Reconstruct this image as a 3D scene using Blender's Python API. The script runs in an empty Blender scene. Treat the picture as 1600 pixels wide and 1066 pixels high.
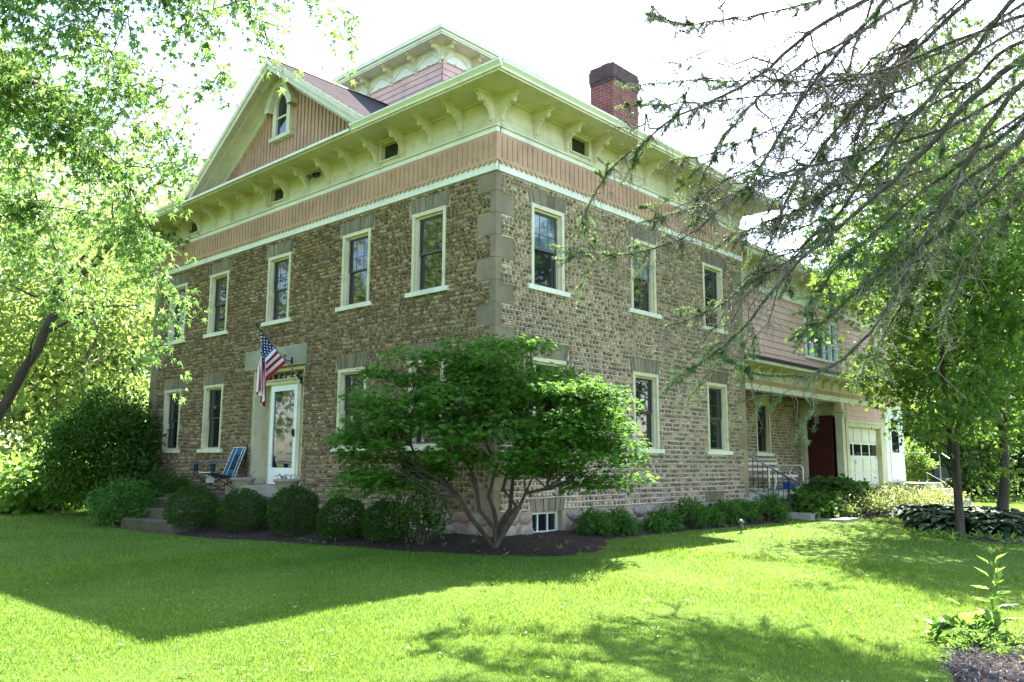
import bpy, math, random
import numpy as np
from mathutils import Vector, Matrix
R = math.radians
C = bpy.context.scene.collection
sc = bpy.context.scene

# ---------------------------------------------------------------- camera
YAW, TILT, ROLL = R(42.707), R(8.340), R(0.281)
cam_d = bpy.data.cameras.new("camera"); cam = bpy.data.objects.new("camera", cam_d); C.objects.link(cam)
F_ = Vector((-math.sin(YAW)*math.cos(TILT), math.cos(YAW)*math.cos(TILT), math.sin(TILT)))
R_ = Vector((math.cos(YAW), math.sin(YAW), 0)); U_ = R_.cross(F_)
c_, s_ = math.cos(ROLL), math.sin(ROLL)
R2, U2 = R_*c_ + U_*s_, U_*c_ - R_*s_
cam.matrix_world = Matrix(((R2.x, U2.x, -F_.x, 9.05), (R2.y, U2.y, -F_.y, -9.41), (R2.z, U2.z, -F_.z, 1.148), (0, 0, 0, 1)))
cam_d.sensor_width = 36; cam_d.lens = 1300.8*36/1600; cam_d.clip_end = 2000; cam_d.clip_start = .05
sc.camera = cam

# ---------------------------------------------------------------- light
SUN = Vector((-1.50, 5.56, 7.6)).normalized()
w = bpy.data.worlds.new("World"); sc.world = w; w.use_nodes = True
nt = w.node_tree; bg = nt.nodes["Background"]; sky = nt.nodes.new("ShaderNodeTexSky")
sky.sky_type = 'NISHITA'; sky.sun_disc = False
sky.sun_elevation = math.asin(SUN.z); sky.sun_rotation = math.atan2(SUN.x, SUN.y)
sky.air_density = 1.0; sky.dust_density = 1.5; sky.ozone_density = 1.0
nt.links.new(sky.outputs[0], bg.inputs[0]); bg.inputs[1].default_value = .125
sd = bpy.data.lights.new("sun", 'SUN'); sd.energy = 5.0; sd.angle = R(.5); sd.color = (1, .95, .86)
so = bpy.data.objects.new("sun", sd); C.objects.link(so); so.rotation_euler = SUN.to_track_quat('Z', 'Y').to_euler(); so.location = SUN*60
sc.view_settings.view_transform = 'Standard'; sc.view_settings.look = 'None'
sc.view_settings.exposure = 2.97; sc.view_settings.gamma = 1
sc.render.film_transparent = False
sc.cycles.max_bounces = 7; sc.cycles.diffuse_bounces = 4; sc.cycles.transmission_bounces = 4; sc.cycles.glossy_bounces = 3; sc.cycles.transparent_max_bounces = 6

# ---------------------------------------------------------------- mesh tools
class MB:
    def __init__(s): s.V = []; s.F = []; s.n = 0
    def add(s, V, F, m=0):          # F: int array (n,k)
        V = np.asarray(V, float).reshape(-1, 3); F = np.asarray(F, int)
        s.V.append(V); s.F.append((F + s.n, m)); s.n += len(V); return s
    def box(s, x0, x1, y0, y1, z0, z1, m=0):
        V = [(x, y, z) for z in (z0, z1) for y in (y0, y1) for x in (x0, x1)]
        return s.add(V, [(0, 2, 3, 1), (4, 5, 7, 6), (0, 1, 5, 4), (2, 6, 7, 3), (0, 4, 6, 2), (1, 3, 7, 5)], m)
    def quad(s, a, b, c, d, m=0): return s.add([a, b, c, d], [(0, 1, 2, 3)], m)
    def prism(s, poly, h, m=0):     # poly: list of 3D points (planar), h: extrusion vector
        n = len(poly); A = np.asarray(poly, float); B = A + np.asarray(h, float)
        s.V += [A, B]; o = s.n; s.n += 2*n
        s.F.append((np.array([[o + i for i in range(n)][::-1]]), m)); s.F.append((np.array([[o + n + i for i in range(n)]]), m))
        s.F.append((np.array([(o + i, o + (i+1) % n, o + n + (i+1) % n, o + n + i) for i in range(n)]), m)); return s
    def tube(s, pts, rad, k=6, m=0, cap=True):
        P = np.asarray(pts, float); n = len(P)
        if np.isscalar(rad): rad = [rad]*n
        T = np.gradient(P, axis=0); T /= np.linalg.norm(T, axis=1)[:, None] + 1e-9
        ref = np.array([0, 0, 1.]) if abs(T[0][2]) < .9 else np.array([1., 0, 0])
        V = []
        for i in range(n):
            a = np.cross(T[i], ref); a /= np.linalg.norm(a) + 1e-9; b = np.cross(T[i], a)
            ref = np.cross(a, T[i])
            th = np.arange(k)*2*math.pi/k
            V.append(P[i] + rad[i]*(np.cos(th)[:, None]*a + np.sin(th)[:, None]*b))
        Fq = [(i*k + j, i*k + (j+1) % k, (i+1)*k + (j+1) % k, (i+1)*k + j) for i in range(n-1) for j in range(k)]
        s.add(np.concatenate(V), Fq, m)
        if cap:
            o = s.n - n*k
            s.F.append((np.array([[o + j for j in range(k)]]), m)); s.F.append((np.array([[s.n - 1 - j for j in range(k)]]), m))
        return s
    def rod(s, a, b, r, k=8, m=0): return s.tube([a, b], [r, r], k, m)
    def lathe(s, c, prof, k=20, m=0):   # prof: (r,z)
        n = len(prof); th = np.arange(k)*2*math.pi/k
        V = np.concatenate([np.stack([c[0] + r*np.cos(th), c[1] + r*np.sin(th), np.full(k, c[2] + z)], 1) for r, z in prof])
        return s.add(V, [(i*k + j, i*k + (j+1) % k, (i+1)*k + (j+1) % k, (i+1)*k + j) for i in range(n-1) for j in range(k)], m)
    def build(s, name, mats, parent=None, smooth=False):
        if not isinstance(mats, (list, tuple)): mats = [mats]
        me = bpy.data.meshes.new(name)
        V = np.concatenate(s.V).astype(np.float32)
        tot = np.concatenate([np.full(len(F), F.shape[1]) for F, m in s.F]); idx = np.concatenate([F.ravel() for F, m in s.F]); mi = np.concatenate([np.full(len(F), m) for F, m in s.F])
        me.vertices.add(len(V)); me.vertices.foreach_set("co", V.ravel())
        me.loops.add(len(idx)); me.loops.foreach_set("vertex_index", idx.astype(np.int32))
        me.polygons.add(len(tot)); st = np.concatenate([[0], np.cumsum(tot)[:-1]])
        me.polygons.foreach_set("loop_start", st.astype(np.int32))
        try: me.polygons.foreach_set("loop_total", tot.astype(np.int32))
        except Exception: pass
        me.polygons.foreach_set("material_index", mi.astype(np.int32))
        if smooth is False: me.polygons.foreach_set("use_smooth", np.zeros(len(tot), bool))
        elif smooth is True: me.polygons.foreach_set("use_smooth", np.ones(len(tot), bool))
        else: me.polygons.foreach_set("use_smooth", np.isin(mi, smooth))
        me.update(calc_edges=True); me.validate()
        for m in mats: me.materials.append(m)
        o = bpy.data.objects.new(name, me); C.objects.link(o)
        if parent is not None:
            o.parent = parent
            if 'base' in parent: o.matrix_parent_inverse = Matrix.Translation(-Vector(parent['base_v']))
        return o
def thing(name, label, cat, loc=(0, 0, 0), group=None, world=False):
    o = bpy.data.objects.new(name, None); C.objects.link(o); o.location = loc; o.empty_display_size = .2
    tag(o, label, cat, group); o['_w'] = 1 if world else 0
    return o
def tag(o, label=None, cat=None, group=None, kind=None):
    if label: o['label'] = label
    if cat: o['category'] = cat
    if group: o['group'] = group
    if kind: o['kind'] = kind
    return o
def child(name, mb, mats, parent, smooth=False, label=None):
    """a part built in world coordinates when its thing was made with world=True, else in the thing's own coordinates"""
    o = mb.build(name, mats, None, smooth); o.parent = parent
    if parent.parent is None and parent.get('_w'): o.matrix_parent_inverse = Matrix.Translation(-Vector(parent.location))
    if label: o['label'] = label
    return o
def copy_tree(o, parent=None):
    c = o.copy(); C.objects.link(c)
    if parent is not None: c.parent = parent
    for ch in list(o.children): copy_tree(ch, c)
    return c

def ground(x, y):
    x = np.asarray(x, float); y = np.asarray(y, float)
    def rd(x0, x1, y0, y1): return np.hypot(np.maximum(np.maximum(x0 - x, x - x1), 0), np.maximum(np.maximum(y0 - y, y - y1), 0))
    d = np.minimum(rd(-12.31, 0, 0, 8.32), rd(-8, -.45, 8.32, 20.5))
    return -.5*(1 - np.exp(-d/7.5))
def gz(x, y): return float(ground(x, y))

# ---------------------------------------------------------------- materials
class NT:
    def __init__(s, name):
        s.m = bpy.data.materials.new(name); s.m.use_nodes = True; s.t = s.m.node_tree; s.b = s.t.nodes["Principled BSDF"]; s.out = s.t.nodes["Material Output"]
    def n(s, typ, **kw):
        x = s.t.nodes.new(typ)
        for k, v in kw.items():
            if k in ('ins',):
                for a, b in v.items(): x.inputs[a].default_value = b
            else: setattr(x, k, v)
        return x
    def l(s, a, b): s.t.links.new(a, b)
    def coord(s): return s.n('ShaderNodeTexCoord').outputs['Object']
    def noise(s, scale, detail=3, vec=None, rough=.6):
        x = s.n('ShaderNodeTexNoise', ins={'Scale': scale, 'Detail': detail, 'Roughness': rough}); s.l(vec if vec is not None else s.coord(), x.inputs['Vector']); return x.outputs['Fac']
    def ramp(s, fac, stops, interp='LINEAR'):
        r = s.n('ShaderNodeValToRGB'); e = r.color_ramp; e.interpolation = interp
        while len(e.elements) < len(stops): e.elements.new(.5)
        for el, (p, c) in zip(e.elements, stops): el.position = p; el.color = (*c, 1)
        s.l(fac, r.inputs[0]); return r.outputs[0]
    def mix(s, fac, a, b, typ='MIX'):
        x = s.n('ShaderNodeMix', data_type='RGBA', blend_type=typ)
        for v, i in ((fac, 0), (a, 6), (b, 7)):
            if isinstance(v, (int, float)): x.inputs[i].default_value = v
            elif isinstance(v, tuple): x.inputs[i].default_value = (*v, 1)
            else: s.l(v, x.inputs[i])
        return x.outputs[2]
    def math(s, op, a, b=0):
        x = s.n('ShaderNodeMath', operation=op)
        for v, i in ((a, 0), (b, 1)):
            if isinstance(v, (int, float)): x.inputs[i].default_value = v
            else: s.l(v, x.inputs[i])
        return x.outputs[0]
    def mapr(s, v, a, b):
        x = s.n('ShaderNodeMapRange', ins={'To Min': a, 'To Max': b}); s.l(v, x.inputs[0]); return x.outputs[0]
    def rnd(s): return s.n('ShaderNodeNewGeometry').outputs['Random Per Island']
    def bump(s, h, strength=.4, dist=.01):
        x = s.n('ShaderNodeBump', ins={'Strength': strength, 'Distance': dist}); s.l(h, x.inputs['Height']); s.l(x.outputs[0], s.b.inputs['Normal'])
    def col(s, c): s.l(c, s.b.inputs['Base Color'])
    def rough(s, v, spec=None):
        s.b.inputs['Roughness'].default_value = v
        if spec is not None: s.b.inputs['Specular IOR Level'].default_value = spec

def paint(name, c, rough=.55, var=.12, bump=.15, grime=.25):
    t = NT(name); n1 = t.noise(1.3, 5); n2 = t.noise(28, 3)
    d = tuple(x*(1 - var*1.6) for x in c); l = tuple(min(1, x*(1 + var*.6)) for x in c)
    a = t.ramp(n1, [(.3, d), (.7, l)])
    g = t.ramp(t.noise(5, 6), [(.5, (1, 1, 1)), (.75, (1 - grime, 1 - grime*.97, 1 - grime*1.1))])
    t.col(t.mix(1., a, g, 'MULTIPLY')); t.rough(rough, .3); t.bump(n2, bump, .003); return t.m
def metal(name, c, rough=.4, met=.6):
    t = NT(name); t.col(t.ramp(t.noise(18, 4), [(.35, tuple(x*.75 for x in c)), (.7, c)])); t.rough(rough); t.b.inputs['Metallic'].default_value = met; return t.m
def stone(name, c, var=.3, bs=60, bump=.6, scale=3):
    t = NT(name); n = t.noise(scale, 6); f = t.noise(bs, 5)
    a = t.ramp(n, [(.25, tuple(x*(1 - var) for x in c)), (.75, tuple(x*(1 + var*.5) for x in c))])
    k = t.mix(.35, a, t.ramp(f, [(.3, tuple(x*.55 for x in c)), (.7, tuple(x*1.25 for x in c))])); k = t.mix(1., k, t.ramp(t.rnd(), [(0, (.78, .76, .74)), (.5, (.98, .96, .92)), (1, (1.15, 1.1, 1.06))]), 'MULTIPLY')
    k = t.mix(1., k, t.ramp(t.noise(1.1, 6), [(.38, (.72, .72, .68)), (.58, (1, 1, 1))]), 'MULTIPLY'); t.col(k); t.rough(.9, .2); t.bump(t.math('ADD', f, t.math('MULTIPLY', n, .8)), bump*1.2, .02); return t.m
def leafmat(name, dark, mid, light, trans=.45, rough=.45, spec=.35, patch=.5, hue=.49, macro=False):
    t = NT(name); f = t.math('ADD', t.math('MULTIPLY', t.rnd(), .75), t.math('MULTIPLY', t.math('SUBTRACT', t.noise(patch, 2), .25), .5))
    c = t.ramp(f, [(.1, dark), (.5, mid), (.95, light)])
    if macro: c = t.mix(1., c, t.ramp(t.noise(.38, 5, rough=.65), [(.34, (.74, .80, .70)), (.5, (1, 1, 1)), (.68, (1.16, 1.02, 1.1))]), 'MULTIPLY')
    t.col(c); t.rough(rough, spec)
    tr = t.n('ShaderNodeBsdfTranslucent'); mx = t.n('ShaderNodeMixShader', ins={0: trans})
    hs = t.n('ShaderNodeHueSaturation', ins={'Hue': hue, 'Saturation': 1.0, 'Value': 1.6}); t.l(c, hs.inputs['Color']); t.l(hs.outputs[0], tr.inputs[0])
    t.l(t.b.outputs[0], mx.inputs[1]); t.l(tr.outputs[0], mx.inputs[2]); t.l(mx.outputs[0], t.out.inputs[0]); return t.m
def bark(name, c, scale=9):
    t = NT(name); mp = t.n('ShaderNodeMapping', ins={'Scale': (1, 1, .22)}); t.l(t.coord(), mp.inputs[0]); n = t.noise(scale, 7, mp.outputs[0], .7)
    t.col(t.ramp(n, [(.3, tuple(x*.4 for x in c)), (.6, c), (.8, tuple(x*1.5 for x in c))])); t.rough(.95, .15); t.bump(n, .9, .03); return t.m

M = {}
M['cream'] = paint('cream_paint', (.61, .55, .37), .5, .1)
M['trim_white'] = paint('white_trim', (.71, .68, .56), .45, .07)
M['salmon'] = paint('salmon_paint', (.47, .275, .165), .6, .12)
M['salmon_dark'] = paint('salmon_batten', (.42, .24, .145), .6, .1)
M['pink'] = paint('pink_siding', (.64, .385, .335), .6, .1)
M['white'] = paint('white_paint', (.8, .8, .79), .35, .04, .05, .1)
M['door_cream'] = paint('garage_cream', (.76, .70, .58), .5, .06, .08, .12)
M['reddoor'] = paint('dark_red_door', (.075, .018, .018), .4, .2)
M['bronze'] = metal('dark_bronze_sash', (.07, .065, .055), .45, .2)
M['black'] = metal('black_iron', (.02, .02, .022), .45, .4)
M['steel'] = metal('bare_steel', (.32, .32, .34), .4, .9)
M['gutter'] = paint('cream_gutter', (.68, .66, .48), .3, .05, .05, .15)
M['rail_white'] = paint('cream_tube', (.75, .70, .58), .4, .05)
t = NT('window_glass'); t.b.inputs['Base Color'].default_value = (.012, .015, .016, 1); t.rough(.03, .9); t.bump(t.noise(1.6, 2), .12, .02); M['glass'] = t.m
t = NT('sky_tinted_glass'); t.col(t.ramp(t.noise(2.2, 2), [(.4, (.05, .075, .085)), (.65, (.14, .19, .2))])); t.rough(.04, .8); t.bump(t.noise(1.6, 2), .12, .02); M['glass_pale'] = t.m  # pale sky reflection and curtain tone painted into the glass colour
M['quoin_stone'] = stone('quoin_limestone', (.31, .25, .17), .22, 70, .7)
M['lintel_stone'] = stone('lintel_stone', (.28, .235, .165), .3, 50, .8, 5)
M['smooth_stone'] = stone('smooth_limestone', (.36, .34, .27), .15, 90, .25)
M['concrete'] = stone('concrete', (.36, .34, .30), .2, 80, .4)
M['step_stone'] = stone('step_stone', (.105, .09, .068), .3, 40, .6)
t = NT('cobble_stones'); r = t.rnd()
c = t.ramp(r, [(0, (.055, .036, .026)), (.13, (.19, .105, .062)), (.25, (.34, .235, .12)), (.36, (.12, .05, .04)), (.47, (.36, .28, .17)), (.57, (.13, .10, .07)), (.67, (.42, .30, .16)), (.78, (.25, .115, .09)), (.87, (.48, .42, .30)), (.94, (.075, .065, .06))], 'CONSTANT')
c = t.mix(.22, c, (.22, .165, .10)); c = t.mix(.16, c, t.ramp(t.noise(45, 5), [(.35, (.08, .06, .04)), (.65, (.40, .31, .20))]))
c = t.mix(1., c, t.ramp(t.noise(.55, 4), [(.35, (.80, .78, .74)), (.65, (1.08, 1.05, 1.0))]), 'MULTIPLY')
c = t.mix(1., c, (1., .92, .80), 'MULTIPLY'); hs = t.n('ShaderNodeHueSaturation', ins={'Saturation': .9}); t.l(c, hs.inputs['Color']); t.col(hs.outputs[0]); t.rough(.75, .3); t.bump(t.noise(90, 4), .4, .006); M['cobble'] = t.m
m2 = t.m.copy(); m2.name = 'side_cobble_lit'; M['cobble_side_lit'] = m2  # same stone, colour lightened to stand for brighter sky light on this side
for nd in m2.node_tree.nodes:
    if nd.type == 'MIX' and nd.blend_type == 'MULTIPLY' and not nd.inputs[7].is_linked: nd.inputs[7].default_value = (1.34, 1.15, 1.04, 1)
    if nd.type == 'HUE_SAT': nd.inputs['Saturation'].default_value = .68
t = NT('mortar'); t.col(t.mix(1., t.ramp(t.noise(30, 5), [(.3, (.33, .265, .18)), (.7, (.53, .44, .31))]), t.ramp(t.noise(.7, 4), [(.35, (.7, .68, .64)), (.65, (1., 1., .98))]), 'MULTIPLY')); t.rough(.95, .1); t.bump(t.noise(120, 3), .5, .006); M['mortar'] = t.m
t = NT('pale_mortar'); t.col(t.mix(1., t.ramp(t.noise(30, 5), [(.3, (.52, .43, .34)), (.7, (.74, .64, .53))]), t.ramp(t.noise(.7, 4), [(.35, (.8, .78, .75)), (.65, (1., 1., .98))]), 'MULTIPLY')); t.rough(.95, .1); t.bump(t.noise(120, 3), .5, .006); M['mortar_pale'] = t.m  # pale side mortar, lightened further to carry the brighter skylight there
t = NT('rubble_stones'); c = t.ramp(t.rnd(), [(0, (.25, .19, .15)), (.25, (.20, .115, .09)), (.45, (.31, .26, .21)), (.65, (.25, .15, .12)), (.8, (.21, .19, .165)), (.92, (.30, .10, .065))], 'CONSTANT')
t.col(t.mix(.4, c, t.ramp(t.noise(14, 6), [(.3, (.14, .11, .09)), (.7, (.48, .42, .36))]))); t.rough(.9, .2); t.bump(t.noise(22, 6), .8, .02); M['rubble'] = t.m
def brick(name, c1, c2, mc, sc_, soot=None):
    t = NT(name); sp = t.n('ShaderNodeSeparateXYZ'); t.l(t.coord(), sp.inputs[0]); cb = t.n('ShaderNodeCombineXYZ')
    t.l(t.math('ADD', sp.outputs[0], sp.outputs[1]), cb.inputs[0]); t.l(sp.outputs[2], cb.inputs[1])
    b = t.n('ShaderNodeTexBrick', ins={'Color1': (*c1, 1), 'Color2': (*c2, 1), 'Mortar': (*mc, 1), 'Scale': sc_, 'Mortar Size': .014, 'Brick Width': .5, 'Row Height': .17, 'Bias': .1}); t.l(cb.outputs[0], b.inputs['Vector'])
    c = t.mix(1., b.outputs['Color'], t.ramp(t.noise(3, 5), [(.3, (.6, .6, .62)), (.7, (1.1, 1.08, 1.05))]), 'MULTIPLY')
    if soot: c = t.mix(t.ramp(t.noise(4, 5), [(.38, (.15, .15, .15)), (.68, (.75, .75, .75))]), c, soot)
    t.col(c); t.rough(.9, .2); t.bump(b.outputs['Fac'], -.5, .01); return t.m
M['brick'] = brick('chimney_brick', (.25, .085, .065), (.20, .06, .05), (.30, .22, .19), 2.2)
M['brick_soot'] = brick('sooty_brick', (.16, .06, .05), (.10, .045, .042), (.16, .13, .12), 2.2, (.05, .042, .045))
t = NT('asphalt_shingles'); sp = t.n('ShaderNodeSeparateXYZ'); t.l(t.coord(), sp.inputs[0]); cb = t.n('ShaderNodeCombineXYZ'); t.l(sp.outputs[1], cb.inputs[0]); t.l(t.math('MULTIPLY', sp.outputs[2], 1.8), cb.inputs[1])
b = t.n('ShaderNodeTexBrick', ins={'Color1': (.068, .059, .060, 1), 'Color2': (.046, .040, .041, 1), 'Mortar': (.025, .022, .022, 1), 'Scale': 2.2, 'Mortar Size': .012, 'Brick Width': .6, 'Row Height': .3}); t.l(cb.outputs[0], b.inputs[0])
t.col(t.mix(.5, b.outputs[0], t.ramp(t.noise(40, 5), [(.3, (.028, .025, .026)), (.7, (.092, .081, .082))]))); t.rough(1., 0.); t.bump(b.outputs[1], -.4, .01); M['shingle'] = t.m
M['wood_ceiling'] = paint('porch_ceiling_wood', (.22, .11, .06), .6, .3)
M['wood_grey'] = bark('weathered_wood', (.30, .25, .18), 14)
# vegetation
M['grass'] = leafmat('grass_blades', (.045, .125, .012), (.085, .19, .02), (.165, .27, .045), .45, .6, spec=.15, patch=.9, hue=.466, macro=True)
t = NT('lawn_soil'); n = t.noise(.8, 5); t.col(t.mix(t.noise(30, 5), t.ramp(n, [(.3, (.055, .11, .012)), (.7, (.095, .17, .02))]), (.07, .10, .02))); t.rough(.95, .1); t.bump(t.noise(60, 5), .8, .03); M['lawn'] = t.m
t = NT('dark_mulch'); t.col(t.ramp(t.noise(40, 6), [(.3, (.012, .009, .008)), (.7, (.06, .042, .034))])); t.rough(.95, .15); t.bump(t.noise(35, 6), 1., .04); M['mulch'] = t.m
t = NT('mulch_chips'); t.col(t.ramp(t.rnd(), [(0, (.012, .009, .008)), (.6, (.05, .034, .026)), (.9, (.13, .095, .07)), (1, (.26, .20, .14))])); t.rough(.9, .2); M['chips'] = t.m
t = NT('grey_mulch_chips'); t.col(t.ramp(t.rnd(), [(0, (.03, .025, .028)), (.5, (.13, .11, .11)), (1, (.32, .29, .28))])); t.rough(.9, .2); M['chips_grey'] = t.m
M['lf_silver'] = leafmat('silver_maple_leaves', (.06, .13, .030), (.10, .19, .045), (.16, .26, .06), .5, .4)
M['lf_bg'] = leafmat('woodland_leaves', (.09, .15, .03), (.15, .22, .05), (.22, .29, .08), .6, patch=.25)
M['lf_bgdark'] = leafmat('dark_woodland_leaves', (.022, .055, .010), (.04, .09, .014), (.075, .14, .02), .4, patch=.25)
M['lf_maple'] = leafmat('maple_leaves', (.04, .095, .012), (.07, .145, .018), (.14, .22, .03), .5, .5, .25)
M['lf_jm'] = leafmat('japanese_maple_leaves', (.035, .10, .012), (.06, .155, .018), (.11, .22, .03), .45, .6, .15, patch=1.2)
M['lf_box'] = leafmat('boxwood_leaves', (.014, .04, .006), (.03, .075, .010), (.06, .12, .018), .3, .65, .12, patch=2.)
M['lf_shrub'] = leafmat('dark_shrub_leaves', (.022, .06, .009), (.04, .10, .013), (.08, .16, .022), .4, .6, .15)
M['lf_light'] = leafmat('broad_light_leaves', (.06, .13, .02), (.095, .185, .028), (.16, .26, .05), .58)
M['lf_spirea'] = leafmat('yellow_green_leaves', (.11, .16, .03), (.19, .24, .06), (.30, .33, .12), .45)
M['lf_hosta'] = leafmat('hosta_leaves', (.016, .040, .018), (.026, .060, .026), (.045, .085, .035), .2, .6, .15, patch=1.5)
M['lf_peony'] = leafmat('border_plant_leaves', (.03, .085, .014), (.05, .13, .02), (.09, .19, .03), .35, .55, .2)
M['needle'] = leafmat('spruce_needles', (.028, .055, .018), (.05, .09, .03), (.10, .15, .05), .25, .5)
M['needle_new'] = leafmat('fresh_spruce_needles', (.09, .15, .04), (.14, .22, .07), (.24, .32, .14), .35, .5)
M['bark_dark'] = bark('dark_bark', (.075, .058, .045)); M['bark_spruce'] = bark('spruce_bark', (.085, .07, .055), 14); M['bark_grey'] = bark('grey_bark', (.16, .135, .11))
M['twig'] = bark('dead_twigs', (.25, .21, .17), 20)
SPRUCE_LIMBS=[([(6.83,0.55,6.87),(5.65,0.22,6.63),(5.23,0.07,6.41),(4.83,-0.05,6.07),(4.39,-0.23,5.76),(4.14,-0.44,5.67),(3.79,-0.69,5.5),(3.62,-0.83,5.31),(3.16,-1.1,4.93),(2.96,-1.24,4.63),(2.87,-1.33,4.33)],0.046),([(6.83,1.1,6.97),(5.86,0.85,6.73),(5.49,0.75,6.44),(5.03,0.52,6.31),(4.38,0.32,5.85),(3.99,0.18,5.46),(3.72,0.1,4.97),(3.63,0.05,4.63)],0.039),([(7.8,-0.71,5.08),(7.26,-0.78,4.78),(6.79,-0.82,4.32),(6.37,-0.92,3.92),(6.03,-1.06,3.66),(5.89,-1.17,3.48),(5.71,-1.31,3.3),(5.51,-1.46,3.12),(5.38,-1.58,2.86),(5.2,-1.72,2.55),(4.94,-1.92,2.26),(4.79,-2.1,2.1)],0.05),([(7.84,-0.73,4.25),(7.3,-0.78,3.75),(6.87,-0.9,3.41),(6.55,-1.04,3.15),(6.17,-1.23,2.88)],0.045),([(7.87,-1.27,4.71),(7.45,-1.27,4.31),(7.1,-1.25,3.8),(6.8,-1.27,3.31),(6.48,-1.32,2.71),(6.38,-1.4,2.52),(6.25,-1.5,2.29),(6.09,-1.62,2.13),(5.98,-1.74,2.01),(5.87,-1.86,1.95),(5.64,-2.05,1.96),(5.45,-2.24,1.99)],0.045),([(7.81,-0.24,4.86),(7.32,-0.18,4.3),(6.81,-0.19,3.74),(6.42,-0.23,3.19),(6.15,-0.29,2.71),(5.95,-0.37,2.35)],0.034),([(6.64,0.76,6.97),(5.86,0.46,6.87),(5.41,0.2,6.81),(4.81,-0.13,6.73),(4.37,-0.46,6.68),(3.99,-0.75,6.57),(3.86,-0.99,6.6),(3.83,-1.25,6.73)],0.033),([(6.7,0.82,6.01),(6.18,0.65,5.84),(5.61,0.36,5.8),(4.94,-0.04,5.81),(4.33,-0.49,5.85),(4.17,-0.72,5.86),(3.59,-1.18,5.8)],0.026),([(7.63,0.68,6.06),(6.79,0.47,5.92),(6.23,0.29,5.74),(5.76,0.07,5.61),(5.04,-0.29,5.52),(4.29,-0.79,5.5),(3.66,-1.29,5.47)],0.029),([(7.26,1.39,6.27),(6.43,1.28,5.95),(5.83,1.1,5.74),(5.19,0.8,5.71),(4.35,0.46,5.44),(3.87,0.2,5.23),(3.39,-0.15,5.16)],0.026),([(7.62,0.34,5.21),(6.66,0.19,4.8),(5.88,-0.09,4.63),(5.33,-0.39,4.54),(4.87,-0.66,4.38),(4.39,-0.96,4.14),(3.99,-1.29,4.03),(3.75,-1.54,3.91)],0.033),([(7.5,1.03,5.2),(6.59,0.93,4.74),(5.83,0.72,4.48),(5.38,0.46,4.49),(5.02,0.29,4.31),(4.53,0.04,4.1),(4.35,-0.12,3.98)],0.029),([(7.89,-0.99,4.33),(7.58,-1.0,4.09),(7.18,-1.03,3.84),(6.75,-1.07,3.5),(6.34,-1.14,3.1),(5.97,-1.22,2.69),(5.81,-1.3,2.57)],0.045),([(7.85,-0.55,4.74),(7.5,-0.52,4.41),(6.87,-0.58,4.09),(6.41,-0.65,3.77),(5.85,-0.75,3.32),(5.63,-0.82,3.07),(5.45,-0.88,2.81)],0.039),([(7.19,0.62,6.6),(6.43,0.59,6.09),(5.93,0.49,5.74),(5.32,0.4,5.16),(4.85,0.3,4.59),(4.6,0.24,4.05),(4.36,0.17,3.42),(4.1,-0.04,3.17)],0.039),([(7.51,0.07,6.06),(6.84,0.14,5.46),(6.29,0.12,4.96),(5.78,0.08,4.39),(5.42,0.01,3.92),(5.07,-0.13,3.57),(4.69,-0.34,3.36),(4.15,-0.62,2.93),(3.73,-0.93,2.78)],0.039),([(6.47,-0.13,6.55),(5.96,-0.15,6.12),(5.53,-0.24,5.77),(5.06,-0.27,5.19),(4.74,-0.33,4.69),(4.37,-0.46,4.26),(3.9,-0.72,3.89),(3.46,-1.05,3.67),(2.93,-1.57,3.7)],0.036),([(7.78,-0.45,4.1),(7.44,-0.45,3.74),(7.09,-0.48,3.36),(6.78,-0.5,2.89),(6.64,-0.53,2.45)],0.034),([(6.03,0.42,6.99),(5.64,0.57,6.37),(5.42,0.65,5.88),(4.86,0.57,5.42),(4.47,0.44,5.14),(3.94,0.21,4.86),(3.62,0.09,4.47)],0.029),([(7.06,1.35,7.15),(6.39,1.35,6.66),(6.11,1.25,6.47),(5.76,1.26,5.99),(5.35,1.22,5.49),(5.23,1.25,5.0)],0.029),([(6.37,1.33,7.45),(5.99,1.44,6.86),(5.67,1.4,6.51),(5.33,1.44,5.92),(4.84,1.4,5.32),(4.57,1.35,4.83)],0.029),([(7.63,1.37,6.13),(7.0,1.24,5.98),(6.71,1.22,5.67),(6.02,1.06,5.41),(5.76,0.93,5.28),(5.12,0.84,4.66),(4.6,0.64,4.3)],0.036)]
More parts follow.
